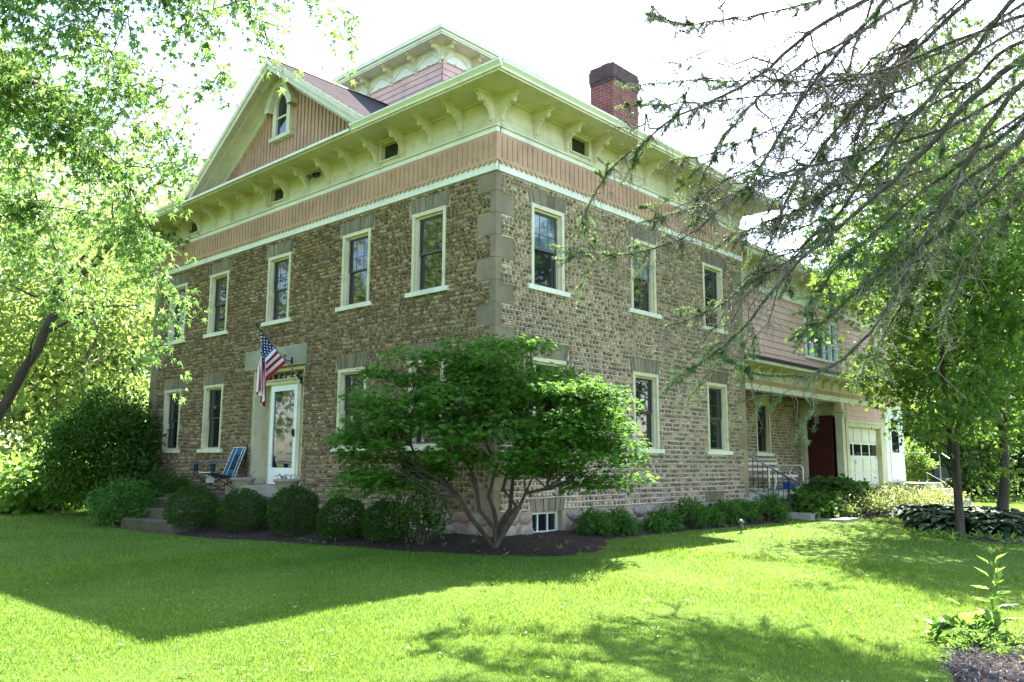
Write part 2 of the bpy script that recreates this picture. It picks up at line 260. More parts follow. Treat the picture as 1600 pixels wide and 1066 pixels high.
MAPLE_LIMBS=[([(2.66,-8.07,4.18),(2.59,-7.8,4.07),(2.53,-7.54,3.93),(2.45,-7.28,3.72),(2.4,-7.12,3.66),(2.34,-6.91,3.5),(2.28,-6.77,3.37),(2.22,-6.6,3.2),(2.14,-6.45,2.98),(2.08,-6.32,2.79)],0.04),([(2.56,-7.66,4.0),(2.54,-7.45,3.93),(2.54,-7.25,3.88),(2.51,-7.09,3.8),(2.47,-6.93,3.66),(2.41,-6.84,3.54),(2.33,-6.65,3.23),(2.28,-6.49,3.0)],0.02),([(3.33,-7.66,4.38),(3.23,-7.51,4.28),(3.12,-7.34,4.15),(3.03,-7.2,4.06),(2.94,-6.98,3.87),(2.86,-6.8,3.74)],0.02),([(3.28,-8.14,4.09),(3.23,-7.96,4.07),(3.18,-7.78,4.03),(3.17,-7.56,4.03),(3.18,-7.37,4.08),(3.16,-7.23,4.09),(3.11,-7.12,4.05)],0.016),([(3.81,-7.1,4.43),(3.73,-6.98,4.31),(3.66,-6.84,4.18),(3.6,-6.69,4.06),(3.54,-6.62,3.99)],0.008),([(4.01,-6.78,4.5),(3.94,-6.67,4.41),(3.91,-6.58,4.38),(3.87,-6.5,4.35),(3.82,-6.45,4.32)],0.008),([(4.42,-6.48,4.46),(4.42,-6.3,4.35),(4.45,-6.16,4.33),(4.44,-6.09,4.3)],0.006),([(3.7,-6.87,4.69),(3.65,-6.69,4.54),(3.64,-6.55,4.48),(3.65,-6.42,4.45)],0.006),([(2.14,-7.91,3.94),(2.0,-7.6,3.73),(1.85,-7.36,3.48),(1.7,-7.14,3.19),(1.54,-6.97,2.87),(1.4,-6.85,2.63)],0.02),([(2.31,-7.6,4.16),(2.35,-7.36,3.82),(2.43,-7.14,3.55),(2.56,-6.94,3.41),(2.73,-6.76,3.35),(2.94,-6.61,3.44),(3.1,-6.56,3.49)],0.012),([(2.71,-7.17,3.72),(2.84,-6.97,3.64),(2.96,-6.86,3.62),(3.1,-6.78,3.66),(3.2,-6.72,3.62)],0.008),([(1.52,-7.7,3.25),(1.42,-7.39,3.19),(1.31,-7.05,3.0),(1.25,-6.71,2.97),(1.16,-6.45,2.85)],0.015),([(2.88,-7.37,3.75),(3.02,-7.2,3.81),(3.14,-7.1,3.86),(3.26,-7.01,3.91),(3.33,-6.95,3.88)],0.008),([(3.51,-8.21,4.13),(3.52,-7.85,4.07),(3.57,-7.56,4.11),(3.58,-7.41,4.15),(3.55,-7.31,4.14)],0.015),([(2.18,-6.5,3.07),(2.16,-6.41,2.93),(2.12,-6.34,2.78),(2.06,-6.29,2.51),(2.02,-6.19,2.14)],0.006)]
# ---------------------------------------------------------------- leaves, crowns, trees
def lobed(tips, notch):
    """flat palmate leaf as a fan of triangles, stalk at the origin, length about 1"""
    V = [(0, .22, 0)]; n = len(tips)
    P = [(0, 0, 0)]
    for i, (a, r) in enumerate(tips):
        if i: P.append((math.sin(R((a + tips[i-1][0])/2))*notch, .22 + math.cos(R((a + tips[i-1][0])/2))*notch, .02))
        P.append((math.sin(R(a))*r, .22 + math.cos(R(a))*r, -.10*r))
    V += P; k = len(P)
    return np.array(V), np.array([(0, 1 + (i+1) % k, 1 + i) for i in range(k)])
LEAF = {
 'oval': (np.array([(0, 0, 0), (-.30, .5, .09), (0, 1, -.04), (.30, .5, .09)]), np.array([(0, 3, 2), (0, 2, 1)])),
 'narrow': (np.array([(0, 0, 0), (-.14, .45, .05), (0, 1, -.12), (.14, .45, .05)]), np.array([(0, 3, 2), (0, 2, 1)])),
 'maple': lobed([(-118, .42), (-60, .70), (0, .82), (60, .70), (118, .42)], .27),
 'silver': lobed([(-112, .40), (-48, .66), (0, .84), (48, .66), (112, .40)], .17),
 'jm': lobed([(-105, .38), (-52, .68), (0, .82), (52, .68), (105, .38)], .24),
 'needle': (np.array([(0, 0, 0), (-.065, .5, .03), (0, 1, -.03), (.065, .5, .03)]), np.array([(0, 3, 2), (0, 2, 1)])),
 'broad': (np.array([(0, 0, 0), (-.36, .28, .10), (-.30, .70, .06), (0, 1.05, -.16), (.30, .70, .06), (.36, .28, .10), (0, .5, -.02)]),
           np.array([(6, 0, 5), (6, 5, 4), (6, 4, 3), (6, 3, 2), (6, 2, 1), (6, 1, 0)])),
}
def leaves(mb, P, D, N, size, kind='oval', m=0):
    """P points, D axis directions, N normals (all n x 3), size n"""
    T, Fc = LEAF[kind]; n = len(P)
    D = D/(np.linalg.norm(D, axis=1)[:, None] + 1e-9); X = np.cross(D, N); X /= np.linalg.norm(X, axis=1)[:, None] + 1e-9; Z = np.cross(X, D)
    V = P[:, None, :] + size[:, None, None]*(T[None, :, 0, None]*X[:, None, :] + T[None, :, 1, None]*D[:, None, :] + T[None, :, 2, None]*Z[:, None, :])
    mb.add(V.reshape(-1, 3), (Fc[None] + (np.arange(n)*len(T))[:, None, None]).reshape(-1, 3), m)
def rand_dirs(rng, n, up=0., flat=1.):
    d = rng.normal(size=(n, 3)); d[:, 2] *= flat; d /= np.linalg.norm(d, axis=1)[:, None]; d[:, 2] += up; return d
def crown(mb, rng, cen, rad, nc, nl, lsize, cr, kind='oval', hollow=.55, droop=.3, flat=.6, noise=.25, zcut=-1.):
    cs = []
    while len(cs) < nc:
        d = rng.normal(size=3); d /= np.linalg.norm(d)
        if d[2] < zcut: continue
        r = (hollow + (1 - hollow)*rng.random()**.6)*(1 + noise*math.sin(3*d[0] + 5*d[1] + 2.3*d[2] + cen[0]) + noise*.6*rng.normal())
        cs.append(np.asarray(cen) + d*r*np.asarray(rad))
    cs = np.array(cs)
    sizes = cr*(.6 + .8*rng.random(nc)); cnt = np.maximum(3, (nl*(sizes/cr)**2)).astype(int)
    P = np.repeat(cs, cnt, 0) + rng.normal(size=(cnt.sum(), 3))*np.repeat(sizes, cnt)[:, None]*np.array([.6, .6, .6*flat])
    out = P - np.asarray(cen); out /= np.linalg.norm(out, axis=1)[:, None] + 1e-9
    D = rand_dirs(rng, len(P)) + out*.7; D[:, 2] -= droop
    N = rand_dirs(rng, len(P), .9) + out*.3
    leaves(mb, P, D, N, lsize*(.6 + .7*rng.random(len(P))), kind)
    return cs
def bend(rng, a, b, n=5, wob=.08, sag=0.):
    a = np.asarray(a, float); b = np.asarray(b, float); L = np.linalg.norm(b - a); t = np.linspace(0, 1, n)
    P = a + (b - a)*t[:, None] + rng.normal(size=(n, 3))*L*wob*np.sin(t*math.pi)[:, None]; P[:, 2] += sag*L*np.sin(t*math.pi); return P
def tree(name, label, cat, loc, seed, h, r0, crown_z, rad, mats, nc=90, nl=60, ls=.2, cr=.8, kind='oval', group=None, stems=1, hollow=.5, limbs=16, lean=(0, 0), zcut=-1., droop=.3):
    rng = np.random.default_rng(seed); th = thing(name, label, cat, loc, group)
    cm = MB(); cs = crown(cm, rng, (lean[0], lean[1], crown_z), rad, nc, nl, ls, cr, kind, hollow, zcut=zcut, droop=droop)
    tm = MB()
    for s in range(stems):
        top = (lean[0] + rng.normal()*rad[0]*.15*(stems > 1), lean[1] + rng.normal()*rad[1]*.15*(stems > 1), crown_z + rad[2]*.6)
        b = (rng.normal()*.025*(stems > 1), rng.normal()*.025*(stems > 1), -.1)
        P = bend(rng, b, top, 9, .025); rr = np.linspace(r0/(stems**.5), r0*.12, 9); rr[0] *= 1.35
        tm.tube(P, rr, 9)
        pick = cs[rng.permutation(len(cs))[:limbs//stems]]
        for q in pick:
            i = int(np.clip(np.argmin(np.abs(P[:, 2] - (q[2] - .45*np.hypot(q[0] - lean[0], q[1] - lean[1])))), 2, 7))
            L = bend(rng, P[i], q, 5, .06, .05); tm.tube(L, np.linspace(rr[i]*.5, .012, 5), 5)
    child('trunk', tm, mats[1], th, True); child('crown', cm, mats[0], th)
    return th
def shrub(name, label, cat, loc, seed, rad, mats, nc, nl, ls, cr, kind='oval', group=None, hollow=.6, stems=6, zc=None, flat=.8, noise=.12, droop=.1, zcut=-.5):
    rng = np.random.default_rng(seed); th = thing(name, label, cat, loc, group); zc = rad[2]*.95 if zc is None else zc
    cm = MB(); cs = crown(cm, rng, (0, 0, zc), rad, nc, nl, ls, cr, kind, hollow, droop, flat, noise, zcut)
    tm = MB()
    for q in cs[rng.permutation(len(cs))[:stems*3]]:
        L = bend(rng, (rng.normal()*rad[0]*.1, rng.normal()*rad[1]*.1, -.05), q, 5, .06, .03); tm.tube(L, np.linspace(.018, .004, 5), 5)
    child('stems', tm, mats[1], th, True); child('foliage', cm, mats[0], th)
    return th
# ---------------------------------------------------------------- the house
L, D, ZT = 12.31, 8.32, 5.88
front = lambda u, z, d: (u, -d, z)
side = lambda u, z, d: (d, u, z)
wingw = lambda u, z, d: (-.45 + d, u, z)
porchw = lambda u, z, d: (-1.8 + d, u, z)
doorw = lambda u, z, d: (u, 15.3 - d, z)
cupf = lambda u, z, d: (u, 2.75 - d, z)
cups = lambda u, z, d: (-4.4 + d, u, z)
def wbox(mb, W, u0, u1, z0, z1, d0, d1, m=0):
    a, b = W(u0, z0, d0), W(u1, z1, d1)
    lo, hi = np.minimum(a, b), np.maximum(a, b); return mb.box(lo[0], hi[0], lo[1], hi[1], lo[2], hi[2], m)
def wpts(W, P): return [W(*p) for p in P]
def wprism(mb, W, poly, d0, d1, m=0):       # poly of (u,z)
    a = np.array([W(u, z, d0) for u, z in poly]); b = np.array(W(*poly[0], d1)) - np.array(W(*poly[0], d0)); return mb.prism(a, b, m)
def holes_sheet(mb, W, u0, u1, z0, z1, holes, m=0, depth=.16):
    us = sorted({u0, u1, *[h[0] for h in holes], *[h[1] for h in holes]}); zs = sorted({z0, z1, *[h[2] for h in holes], *[h[3] for h in holes]})
    us = [u for u in us if u0 <= u <= u1]; zs = [z for z in zs if z0 <= z <= z1]
    for a, b in zip(us, us[1:]):
        for c, d in zip(zs, zs[1:]):
            um, zm = (a+b)/2, (c+d)/2
            if any(h[0] < um < h[1] and h[2] < zm < h[3] for h in holes): continue
            mb.quad(W(a, c, 0), W(b, c, 0), W(b, d, 0), W(a, d, 0), m)
    for h in holes:
        a, b, c, d = h[:4]; dp = h[4] if len(h) > 4 else depth
        for p, q in (((a, c), (a, d)), ((a, d), (b, d)), ((b, d), (b, c)), ((b, c), (a, c))):
            mb.quad(W(*p, 0), W(*q, 0), W(*q, -dp), W(*p, -dp), m)
def dome(k=8):
    V = []
    for r, h in ((1, -.15), (.93, .45), (.55, .87)): V += [(r*math.cos(2*math.pi*i/k), r*math.sin(2*math.pi*i/k), h) for i in range(k)]
    V.append((0, 0, 1)); F = []
    for j in range(2): F += [(j*k + i, j*k + (i+1) % k, (j+1)*k + (i+1) % k, (j+1)*k + i) for i in range(k)]
    return np.array(V), np.array(F), np.array([(2*k + i, 2*k + (i+1) % k, 3*k) for i in range(k)])
DV, DQ, DT = dome()
def stones(mb, W, S, m=1):    # S rows: u,z,a,b,theta,h
    S = np.array(S); n = len(S); c, s = np.cos(S[:, 4]), np.sin(S[:, 4])
    rng = np.random.default_rng(n)
    x = DV[None, :, 0]*S[:, 2, None]; y = DV[None, :, 1]*S[:, 3, None]; k = len(DV)
    wob = 1 + .10*rng.normal(size=(n, k)); x = x*wob; y = y*wob
    u = S[:, 0, None] + x*c[:, None] - y*s[:, None]; z = S[:, 1, None] + x*s[:, None] + y*c[:, None]; d = DV[None, :, 2]*S[:, 5, None]*(1 + .08*rng.normal(size=(n, k)))
    o = np.array(W(0, 0, 0)); eu = np.array(W(1, 0, 0)) - o; ez = np.array(W(0, 1, 0)) - o; ed = np.array(W(0, 0, 1)) - o
    V = (o + u[..., None]*eu + z[..., None]*ez + d[..., None]*ed).reshape(-1, 3); off = (np.arange(n)*k)[:, None, None]
    mb.add(V, (DQ[None] + off).reshape(-1, 4), m); mb.s = None
    mb.F.append((((DT[None] + off).reshape(-1, 3)) + mb.n - len(V), m))
def cobble(mb, W, u0, u1, z0, z1, holes, rng, row=.085, sw=.095, slant=.0, ridge=.010, cov=.76, rp=.027):
    S = []; nr = int(round((z1 - z0)/row)); row = (z1 - z0)/nr
    hts = np.linspace(1.10, .90, nr); edges = z0 + np.r_[0, np.cumsum(hts)]/hts.sum()*(z1 - z0)
    for k in range(nr):
        zc = (edges[k] + edges[k+1])/2; row = edges[k+1] - edges[k]
        cuts = sorted([(h[0], h[1]) for h in holes if h[2] < zc < h[3]])
        seg = []; a = u0
        for h0, h1 in cuts:
            if h0 > a: seg.append((a, h0))
            a = max(a, h1)
        if a < u1: seg.append((a, u1))
        for a, b in seg:
            if b - a < .05: continue
            u = a
            while u < b - .03:
                wd = min(sw*(.62 + .75*rng.random()), b - u)
                if b - u - wd < .04: wd = b - u
                S.append((u + wd/2, zc + rng.normal()*.003, wd*.5*(cov + .04 + .14*rng.random()), row*.5*(cov + .18*rng.random()), slant + rng.normal()*.13, .028 + .024*rng.random())); u += wd
            zz = edges[k]     # raised mortar ridge between the courses
            n = max(2, int((b - a)/.25)); uu = np.linspace(a, b, n); jig = rng.normal(size=n)*.0035
            P0 = [W(x, zz + j - ridge, 0) for x, j in zip(uu, jig)]; P1 = [W(x, zz + j, rp) for x, j in zip(uu, jig)]; P2 = [W(x, zz + j + ridge, 0) for x, j in zip(uu, jig)]
            V = np.array(P0 + P1 + P2); mb.add(V, [(i, i+1, n+i+1, n+i) for i in range(n-1)] + [(n+i, n+i+1, 2*n+i+1, 2*n+i) for i in range(n-1)], 0)
    stones(mb, W, S)
def rubble(mb, W, u0, u1, z0, z1, holes, rng, m=1):
    S = []; u = u0
    for zc, hh in ((z0 + .10, .13), (z0 + .29, .10)):
        u = u0
        while u < u1 - .1:
            wd = .22 + .3*rng.random()
            if not any(h[0] - .1 < u + wd/2 < h[1] + .1 and h[2] - .05 < zc < h[3] for h in holes):
                S.append((u + wd/2, zc + rng.normal()*.02, wd*.5, hh*(.85 + .25*rng.random()), rng.normal()*.12, .030 + .022*rng.random()))
            u += wd*.93
    stones(mb, W, S, m)

house = thing('cobblestone_house', 'large cobblestone house with salmon and cream bracketed cornice, front gable and rooftop cupola', 'house', (-6.15, 4.16, 0), world=True)
H = house
WU, WL_ = (4.03, 5.54), (1.35, 2.90)
fU = [-1.62, -3.70, -6.40, -8.97, -11.02]; fL = [-1.62, -3.70, -8.95, -10.98]; sU = [1.29, 4.22, 6.96]; sL = [1.32, 4.23, 7.01]; hw = .44
hf = [(c - hw, c + hw, *WU) for c in fU] + [(c - hw, c + hw, *WL_) for c in fL] + [(-7.24, -5.30, .67, 3.10, .42), (-2.1, -1.2, .02, .36)]
hs = [(c - hw, c + hw, *WU) for c in sU] + [(c - hw, c + hw, *WL_) for c in sL] + [(.90, 1.66, .0, .36), (6.45, 7.15, .02, .36)]
def lint(h): return (h[0] - .10, h[1] + .10, h[3], h[3] + .27)
def quoin_rows(long_first):
    r = []; z = 0.; k = 0
    while z < ZT - .05:
        z1 = min(z + .37, ZT); r.append((z, z1, (k + long_first) % 2)); z = z1; k += 1
    return r
rows = quoin_rows(1)
rng = np.random.default_rng(5)
def corner_holes(sign_near, u_near, u_far, far=True):
    hh = []
    for z0, z1, lg in rows:
        a = .42 if not lg else .12
        hh.append((u_near - a, u_near, z0, z1) if sign_near < 0 else (u_near, u_near + (.42 if lg else .12), z0, z1))
        if far: hh.append((u_far, u_far + .42, z0, z1) if sign_near < 0 else (u_far - (.42 if lg else .2), u_far, z0, z1))
    return hh
for nm, W, u0, u1, hs_, sg, ex in (('front_wall', front, -L, 0, hf, -1, [(-7.58, -5.21, 3.10, 3.53)]), ('side_wall', side, 0, D, hs, 1, [])):
    mb = MB(); holes_sheet(mb, W, u0, u1, .4, ZT, [h for h in hs_ if h[2] > .4]); holes_sheet(mb, W, u0, u1, -.25, .4, [h for h in hs_ if h[2] < .4], 3)
    hh = [(h[0] - .004, h[1] + .004, h[2], h[3]) for h in hs_] + [lint(h) for h in hs_ if h[1] - h[0] < 1] + ex + (corner_holes(-1, 0, -L) if sg < 0 else corner_holes(1, 0, D))
    cobble(mb, W, u0, u1, .40, ZT - .01, hh, rng, .080 if sg < 0 else .086, .094 if sg < 0 else .098, 0 if sg < 0 else -.25, .010 if sg < 0 else .018, .64 if sg < 0 else .60, .027 if sg < 0 else .040)
    rubble(mb, W, u0 + .1, u1 - .1, -.02, .4, hs_, rng, 2)
    child(nm, mb, [M['mortar' if sg < 0 else 'mortar_pale'], M['cobble' if sg < 0 else 'cobble_side_lit'], M['rubble'], M['mortar']], H, [1, 2])
mb = MB(); mb.quad((-L, 0, -.25), (-L, D, -.25), (-L, D, ZT), (-L, 0, ZT)); cobble(mb, lambda u, z, d: (-L - d, u, z), .3, D, .1, ZT, [], rng, .12, .14)
child('far_side_wall', mb, [M['mortar'], M['cobble']], H, [1])
mb = MB(); mb.quad((-L, D, -.25), (0, D, -.25), (0, D, ZT), (-L, D, ZT)); child('rear_wall', mb, M['mortar'], H)
# quoins, one mesh for each corner
def rough_block(mb, x0, x1, y0, y1, z0, z1): mb.box(x0, x1, y0, y1, z0 + .004, z1 - .004)
mb = MB()
for z0, z1, lg in rows: rough_block(mb, -(.12 if lg else .42), .014, -.014, .42 if lg else .12, z0, z1)
child('corner_quoins', mb, M['quoin_stone'], H)
mb = MB()
for z0, z1, lg in rows: rough_block(mb, -L - .014, -L + .42, -.012, .2 if lg else .42, z0, z1)
child('corner_quoins', mb, M['quoin_stone'], H)
mb = MB()
for z0, z1, lg in rows: rough_block(mb, -.42, .013, D - (.42 if lg else .2), D + .014, z0, z1)
child('corner_quoins', mb, M['quoin_stone'], H)
# lintels of thin upright stones
def lintel(W, h, nm='lintel'):
    mb = MB(); n = 17; rg = np.random.default_rng(int(abs(h[0]*100)))
    e = np.cumsum(.6 + rg.random(n+1)); e = (e - e[0])/(e[-1] - e[0])
    for i in range(n):
        a0, a1 = h[0] - .03 + e[i]*(h[1] - h[0] + .06), h[0] - .03 + e[i+1]*(h[1] - h[0] + .06)
        b0, b1 = h[0] - .10 + e[i]*(h[1] - h[0] + .20), h[0] - .10 + e[i+1]*(h[1] - h[0] + .20)
        wprism(mb, W, [(a0 + .002, h[3] + .004), (a1 - .002, h[3] + .004), (b1 - .002, h[3] + .265 + .012*rg.random()), (b0 + .002, h[3] + .265)], -.02, .006 + .026*rg.random())
    wprism(mb, W, [(h[0] - .04, h[3] + .002), (h[1] + .04, h[3] + .002), (h[1] + .1, h[3] + .25), (h[0] - .1, h[3] + .25)], -.02, .003)
    return child(nm, mb, M['lintel_stone'], H)
def window(W, u, z0, z1, w=.88, pale=False, parent=None, simple=False):
    P = parent or H; a, b = u - w/2, u + w/2; zs = z0 + .085
    mb = MB(); c = .07
    wbox(mb, W, a, a + c, zs, z1, -.10, .022); wbox(mb, W, b - c, b, zs, z1, -.10, .022); wbox(mb, W, a + c, b - c, z1 - c, z1, -.10, .020)
    i = .035
    wbox(mb, W, a + c, a + c + i, zs, z1 - c, -.105, -.035); wbox(mb, W, b - c - i, b - c, zs, z1 - c, -.105, -.035); wbox(mb, W, a + c + i, b - c - i, z1 - c - i, z1 - c, -.105, -.037); wbox(mb, W, a + c + i, b - c - i, zs, zs + .03, -.105, -.030)
    win = child('window', mb, M['cream'], P)
    mb = MB(); wbox(mb, W, a - .11, b + .11, z0, z0 + .08, -.09, .065); child('sill', mb, M['trim_white'], win)
    x0, x1, y0, y1 = a + c + i, b - c - i, zs + .03, z1 - c - i; mid = (y0 + y1)/2 + .01; s = .035
    for lo, hi, dd, up in ((mid - .02, y1, -.075, True), (y0, mid + .02, -.095, False)):
        mb = MB(); wbox(mb, W, x0, x0 + s, lo, hi, dd - .02, dd); wbox(mb, W, x1 - s, x1, lo, hi, dd - .02, dd); wbox(mb, W, x0 + s, x1 - s, lo, lo + s, dd - .02, dd - .001); wbox(mb, W, x0 + s, x1 - s, hi - s, hi, dd - .02, dd - .001)
        if up:
            g = (x1 - x0)/3
            for q in (1, 2): wbox(mb, W, x0 + q*g - .005, x0 + q*g + .005, lo + s, hi - s, dd - .018, dd - .008)
            zq = lo + s + (hi - lo - 2*s)*.42; wbox(mb, W, x0 + s, x1 - s, zq - .005, zq + .005, dd - .0185, dd - .0085)
        sash = child('sash', mb, M['bronze'], win)
    mb = MB(); wbox(mb, W, x0 + .01, x1 - .01, mid, y1 - .01, -.092, -.088); child('pane', mb, M['glass_pale'] if pale else M['glass'], win)
    mb = MB(); wbox(mb, W, x0 + .01, x1 - .01, y0 + .01, mid, -.112, -.108); child('pane', mb, M['glass'], win)
    return win
for i, c in enumerate(fU): window(front, c, *WU); lintel(front, (c - hw, c + hw, *WU))
for c in fL: window(front, c, *WL_); lintel(front, (c - hw, c + hw, *WL_))
for i, c in enumerate(sU): window(side, c, *WU, pale=i < 2); lintel(side, (c - hw, c + hw, *WU))
for c in sL: window(side, c, *WL_); lintel(side, (c - hw, c + hw, *WL_))
# basement windows
for W, a, b, z0, z1 in ((side, .90, 1.66, .0, .36), (side, 6.45, 7.15, .02, .36), (front, -2.1, -1.2, .02, .36)):
    mb = MB(); r = .045; dd = -.10
    wbox(mb, W, a, a + r, z0, z1, dd - .04, dd); wbox(mb, W, b - r, b, z0, z1, dd - .04, dd); wbox(mb, W, a + r, b - r, z1 - r, z1, dd - .04, dd - .001); wbox(mb, W, a + r, b - r, z0, z0 + r, dd - .04, dd - .001)
    for k in (1, 2): x = a + (b - a)*k/3; wbox(mb, W, x - .012, x + .012, z0 + r, z1 - r, dd - .03, dd - .006)
    win = child('basement_window', mb, M['white'], H); mb = MB(); wbox(mb, W, a + .01, b - .01, z0 + .01, z1 - .01, dd - .035, dd - .028); child('pane', mb, M['glass'], win)
    lintel(W, (a, b, z0, z1))
# ------------------------------------------------ entrance
mb = MB(); wbox(mb, front, -7.58, -5.21, 3.105, 3.53, -.05, .035); child('door_lintel', mb, M['smooth_stone'], H)
mb = MB()
wbox(mb, front, -7.235, -7.19, .68, 3.09, -.40, -.012); wbox(mb, front, -5.35, -5.305, .68, 3.09, -.40, -.012)       # side jambs
wbox(mb, front, -7.19, -5.35, 3.02, 3.09, -.40, -.05)
wbox(mb, front, -7.19, -5.35, 2.765, 2.86, -.40, -.14); wbox(mb, front, -7.19, -5.35, 2.85, 2.875, -.40, -.11)
for x in (-6.79, -5.72): wbox(mb, front, x, x + .07, .68, 2.765, -.40, -.155)
wbox(mb, front, -6.72, -5.72, 2.735, 2.765, -.40, -.16)
for a, b in ((-7.19, -6.79), (-5.65, -5.35)):
    wbox(mb, front, a, b, .68, 1.30, -.42, -.36); wbox(mb, front, a, b, 1.30, 1.36, -.42, -.33); wbox(mb, front, a, a + .07, 1.36, 2.765, -.42, -.36); wbox(mb, front, b - .07, b, 1.36, 2.765, -.42, -.36)
    wbox(mb, front, a + .06, b - .06, .80, 1.2, -.40, -.345)
    for z in (1.70, 2.05, 2.4): wbox(mb, front, a + .07, b - .07, z - .012, z + .012, -.41, -.37)
wbox(mb, front, -6.95, -6.90, .68, 2.765, -.41, -.30)
ds = child('door_surround', mb, M['cream'], H)
mb = MB(); wbox(mb, front, -7.19, -5.35, 2.875, 3.02, -.36, -.32); wbox(mb, front, -7.12, -6.86, 1.36, 2.765, -.42, -.40); wbox(mb, front, -5.58, -5.42, 1.36, 2.765, -.42, -.40); child('pane', mb, M['glass'], ds)
for k in range(1, 8): mb = MB(); x = -7.19 + 1.84*k/8; wbox(mb, front, x - .014, x + .014, 2.875, 3.02, -.33, -.29); child('transom_bar', mb, M['cream'], ds)
mb = MB(); a, b = -6.71, -5.73
wbox(mb, front, a, a + .10, .69, 2.73, -.18, -.13); wbox(mb, front, b - .10, b, .69, 2.73, -.18, -.13); wbox(mb, front, a + .1, b - .1, 2.62, 2.73, -.18, -.131); wbox(mb, front, a + .1, b - .1, .69, 1.03, -.18, -.131); wbox(mb, front, a + .16, b - .16, .75, .97, -.14, -.124)
sdr = child('storm_door', mb, M['white'], H)
mb = MB(); wbox(mb, front, a + .1, b - .1, 1.03, 2.62, -.162, -.156); child('pane', mb, M['glass'], sdr)
mb = MB(); wbox(mb, front, b - .085, b - .05, 1.66, 1.82, -.13, -.10); mb.rod(front(b - .07, 1.68, -.09), front(b - .07, 1.8, -.09), .012); child('handle', mb, M['black'], sdr)
mb = MB(); mb.quad((-6.71, .36, .69), (-5.73, .36, .69), (-5.73, .36, 2.74), (-6.71, .36, 2.74)); child('inner_door', mb, M['reddoor'], H)
# ------------------------------------------------ cornice
def ring(mb, z0, z1, d, m=0, dback=.001):
    wbox(mb, front, -L - d, d, z0, z1, -.02, d, m); wbox(mb, side, 0, D, z0, z1, -.02, d, m)
    mb.box(-L - d, -L + .02, 0, D, z0, z1, m); mb.box(-L - d, d, D, D + d, z0, z1, m)
mb = MB(); ring(mb, 5.88, 6.10, .045); child('frieze_board', mb, M['trim_white'], H)
mb = MB(); ring(mb, 6.53, 6.60, .075); ring(mb, 6.60, 6.64, .11); child('cornice_moulding', mb, M['cream'], H)
mb = MB(); ring(mb, 6.515, 6.60, .082); child('cornice_moulding', mb, M['trim_white'], H)
mb = MB(); tips = MB(); pitch = .1256; d1 = .075
for W, u0, u1 in ((front, -L - d1, d1), (side, 0, D), (lambda u, z, d: (-L - d, u, z), 0, D)):
    n = int(round((u1 - u0)/pitch)); pt = (u1 - u0)/n
    poly = [(u0, 6.515), (u0, 6.04)]
    for k in range(n): poly += [(u0 + (k + .5)*pt, 5.985), (u0 + (k + 1)*pt, 6.04)]
    poly += [(u1, 6.515)]
    # top half as a plain board, teeth as triangles
    wbox(mb, W, u0, u1, 6.04, 6.515, .0, d1)
    for k in range(n):
        x = u0 + k*pt; wprism(mb, W, [(x + .002, 6.0405), (x + pt/2, 5.985), (x + pt - .002, 6.0405)], .046, d1 - .001)
        xc = x + pt/2; s = .017; wprism(tips, W, [(xc - s, 6.115), (xc, 6.095), (xc + s, 6.115), (xc + s, 6.455), (xc, 6.475), (xc - s, 6.455)], d1 - .002, d1 + .014)
bnd = child('salmon_band', mb, M['salmon'], H); child('battens', tips, M['salmon_dark'], bnd)
ey = [(front, -2.755), (front, -6.605), (front, -10.455), (side, 2.20), (side, 6.45)]
for W, u0, u1 in ((front, -L, .0), (side, 0, D)):
    mb = MB(); hh = [(c - .30, c + .30, 6.75, 7.125, .12) for ww, c in ey if ww is W]; holes_sheet(mb, W, u0, u1, 6.6, 7.17, hh)
    for k, (a, b) in enumerate(((6.64, 6.80), (6.806, 6.97))):
        e = u0
        for h in sorted(hh) + [(u1, u1)]:
            wbox(mb, W, e, h[0] - .002, a, b, -.01, .022 - k*.005); e = h[1] + .002
    wbox(mb, W, u0, u1, 7.128, 7.17, 0, .05)
    child('frieze', mb, M['cream'], H)
for W, c in ey:
    mb = MB()
    for x in (c - .30, c + .255): wbox(mb, W, x, x + .045, 6.75, 7.125, -.1, .03)
    wbox(mb, W, c - .255, c + .255, 7.085, 7.125, -.1, .028); wbox(mb, W, c - .255, c + .255, 6.75, 6.78, -.1, .028)
    ew = child('attic_window', mb, M['cream'], H); mb = MB(); wbox(mb, W, c - .26, c + .26, 6.77, 7.09, -.08, -.074); child('pane', mb, M['glass'], ew)
mb = MB(); mb.box(-L, -L + .02, 0, D, 6.6, 7.17); mb.box(-L, 0, D - .02, D, 6.6, 7.17); child('frieze', mb, M['cream'], H)
def bracket(mb, W, u, zb, sc=1., wd=.105, proj=1.):
    prof = [(0, 0), (.045, .0), (.06, .05), (.085, .06), (.085, .13), (.125, .20), (.20, .275), (.235, .28), (.255, .315), (.34, .325), (.375, .31), (.405, .345), (.40, .39), (.44, .405), (.44, .43), (0, .43)]
    a = np.array([W(u - wd/2, zb + z*sc, d*sc*proj) for d, z in prof]); h = np.array(W(u + wd/2, zb, 0)) - np.array(W(u - wd/2, zb, 0)); mb.prism(a, h)
    pr2 = [(d + (.018 if 0 < i < len(prof) - 1 and d > .02 else 0), z - (.012 if i < len(prof)-2 else 0)) for i, (d, z) in enumerate(prof)]
    a = np.array([W(u - wd*.22, zb + z*sc, d*sc*proj) for d, z in pr2]); h = np.array(W(u + wd*.22, zb, 0)) - np.array(W(u - wd*.22, zb, 0)); mb.prism(a, h)
    wbox(mb, W, u - wd*.8, u + wd*.8, zb + .43*sc, zb + .475*sc, 0, .50*sc*proj)
    wbox(mb, W, u - wd*.55, u + wd*.55, zb - .035*sc, zb, 0, .04*sc)
bf = [.0 - .07] + [-.04 - .77*k for k in range(1, 16)] + [-L + .07]
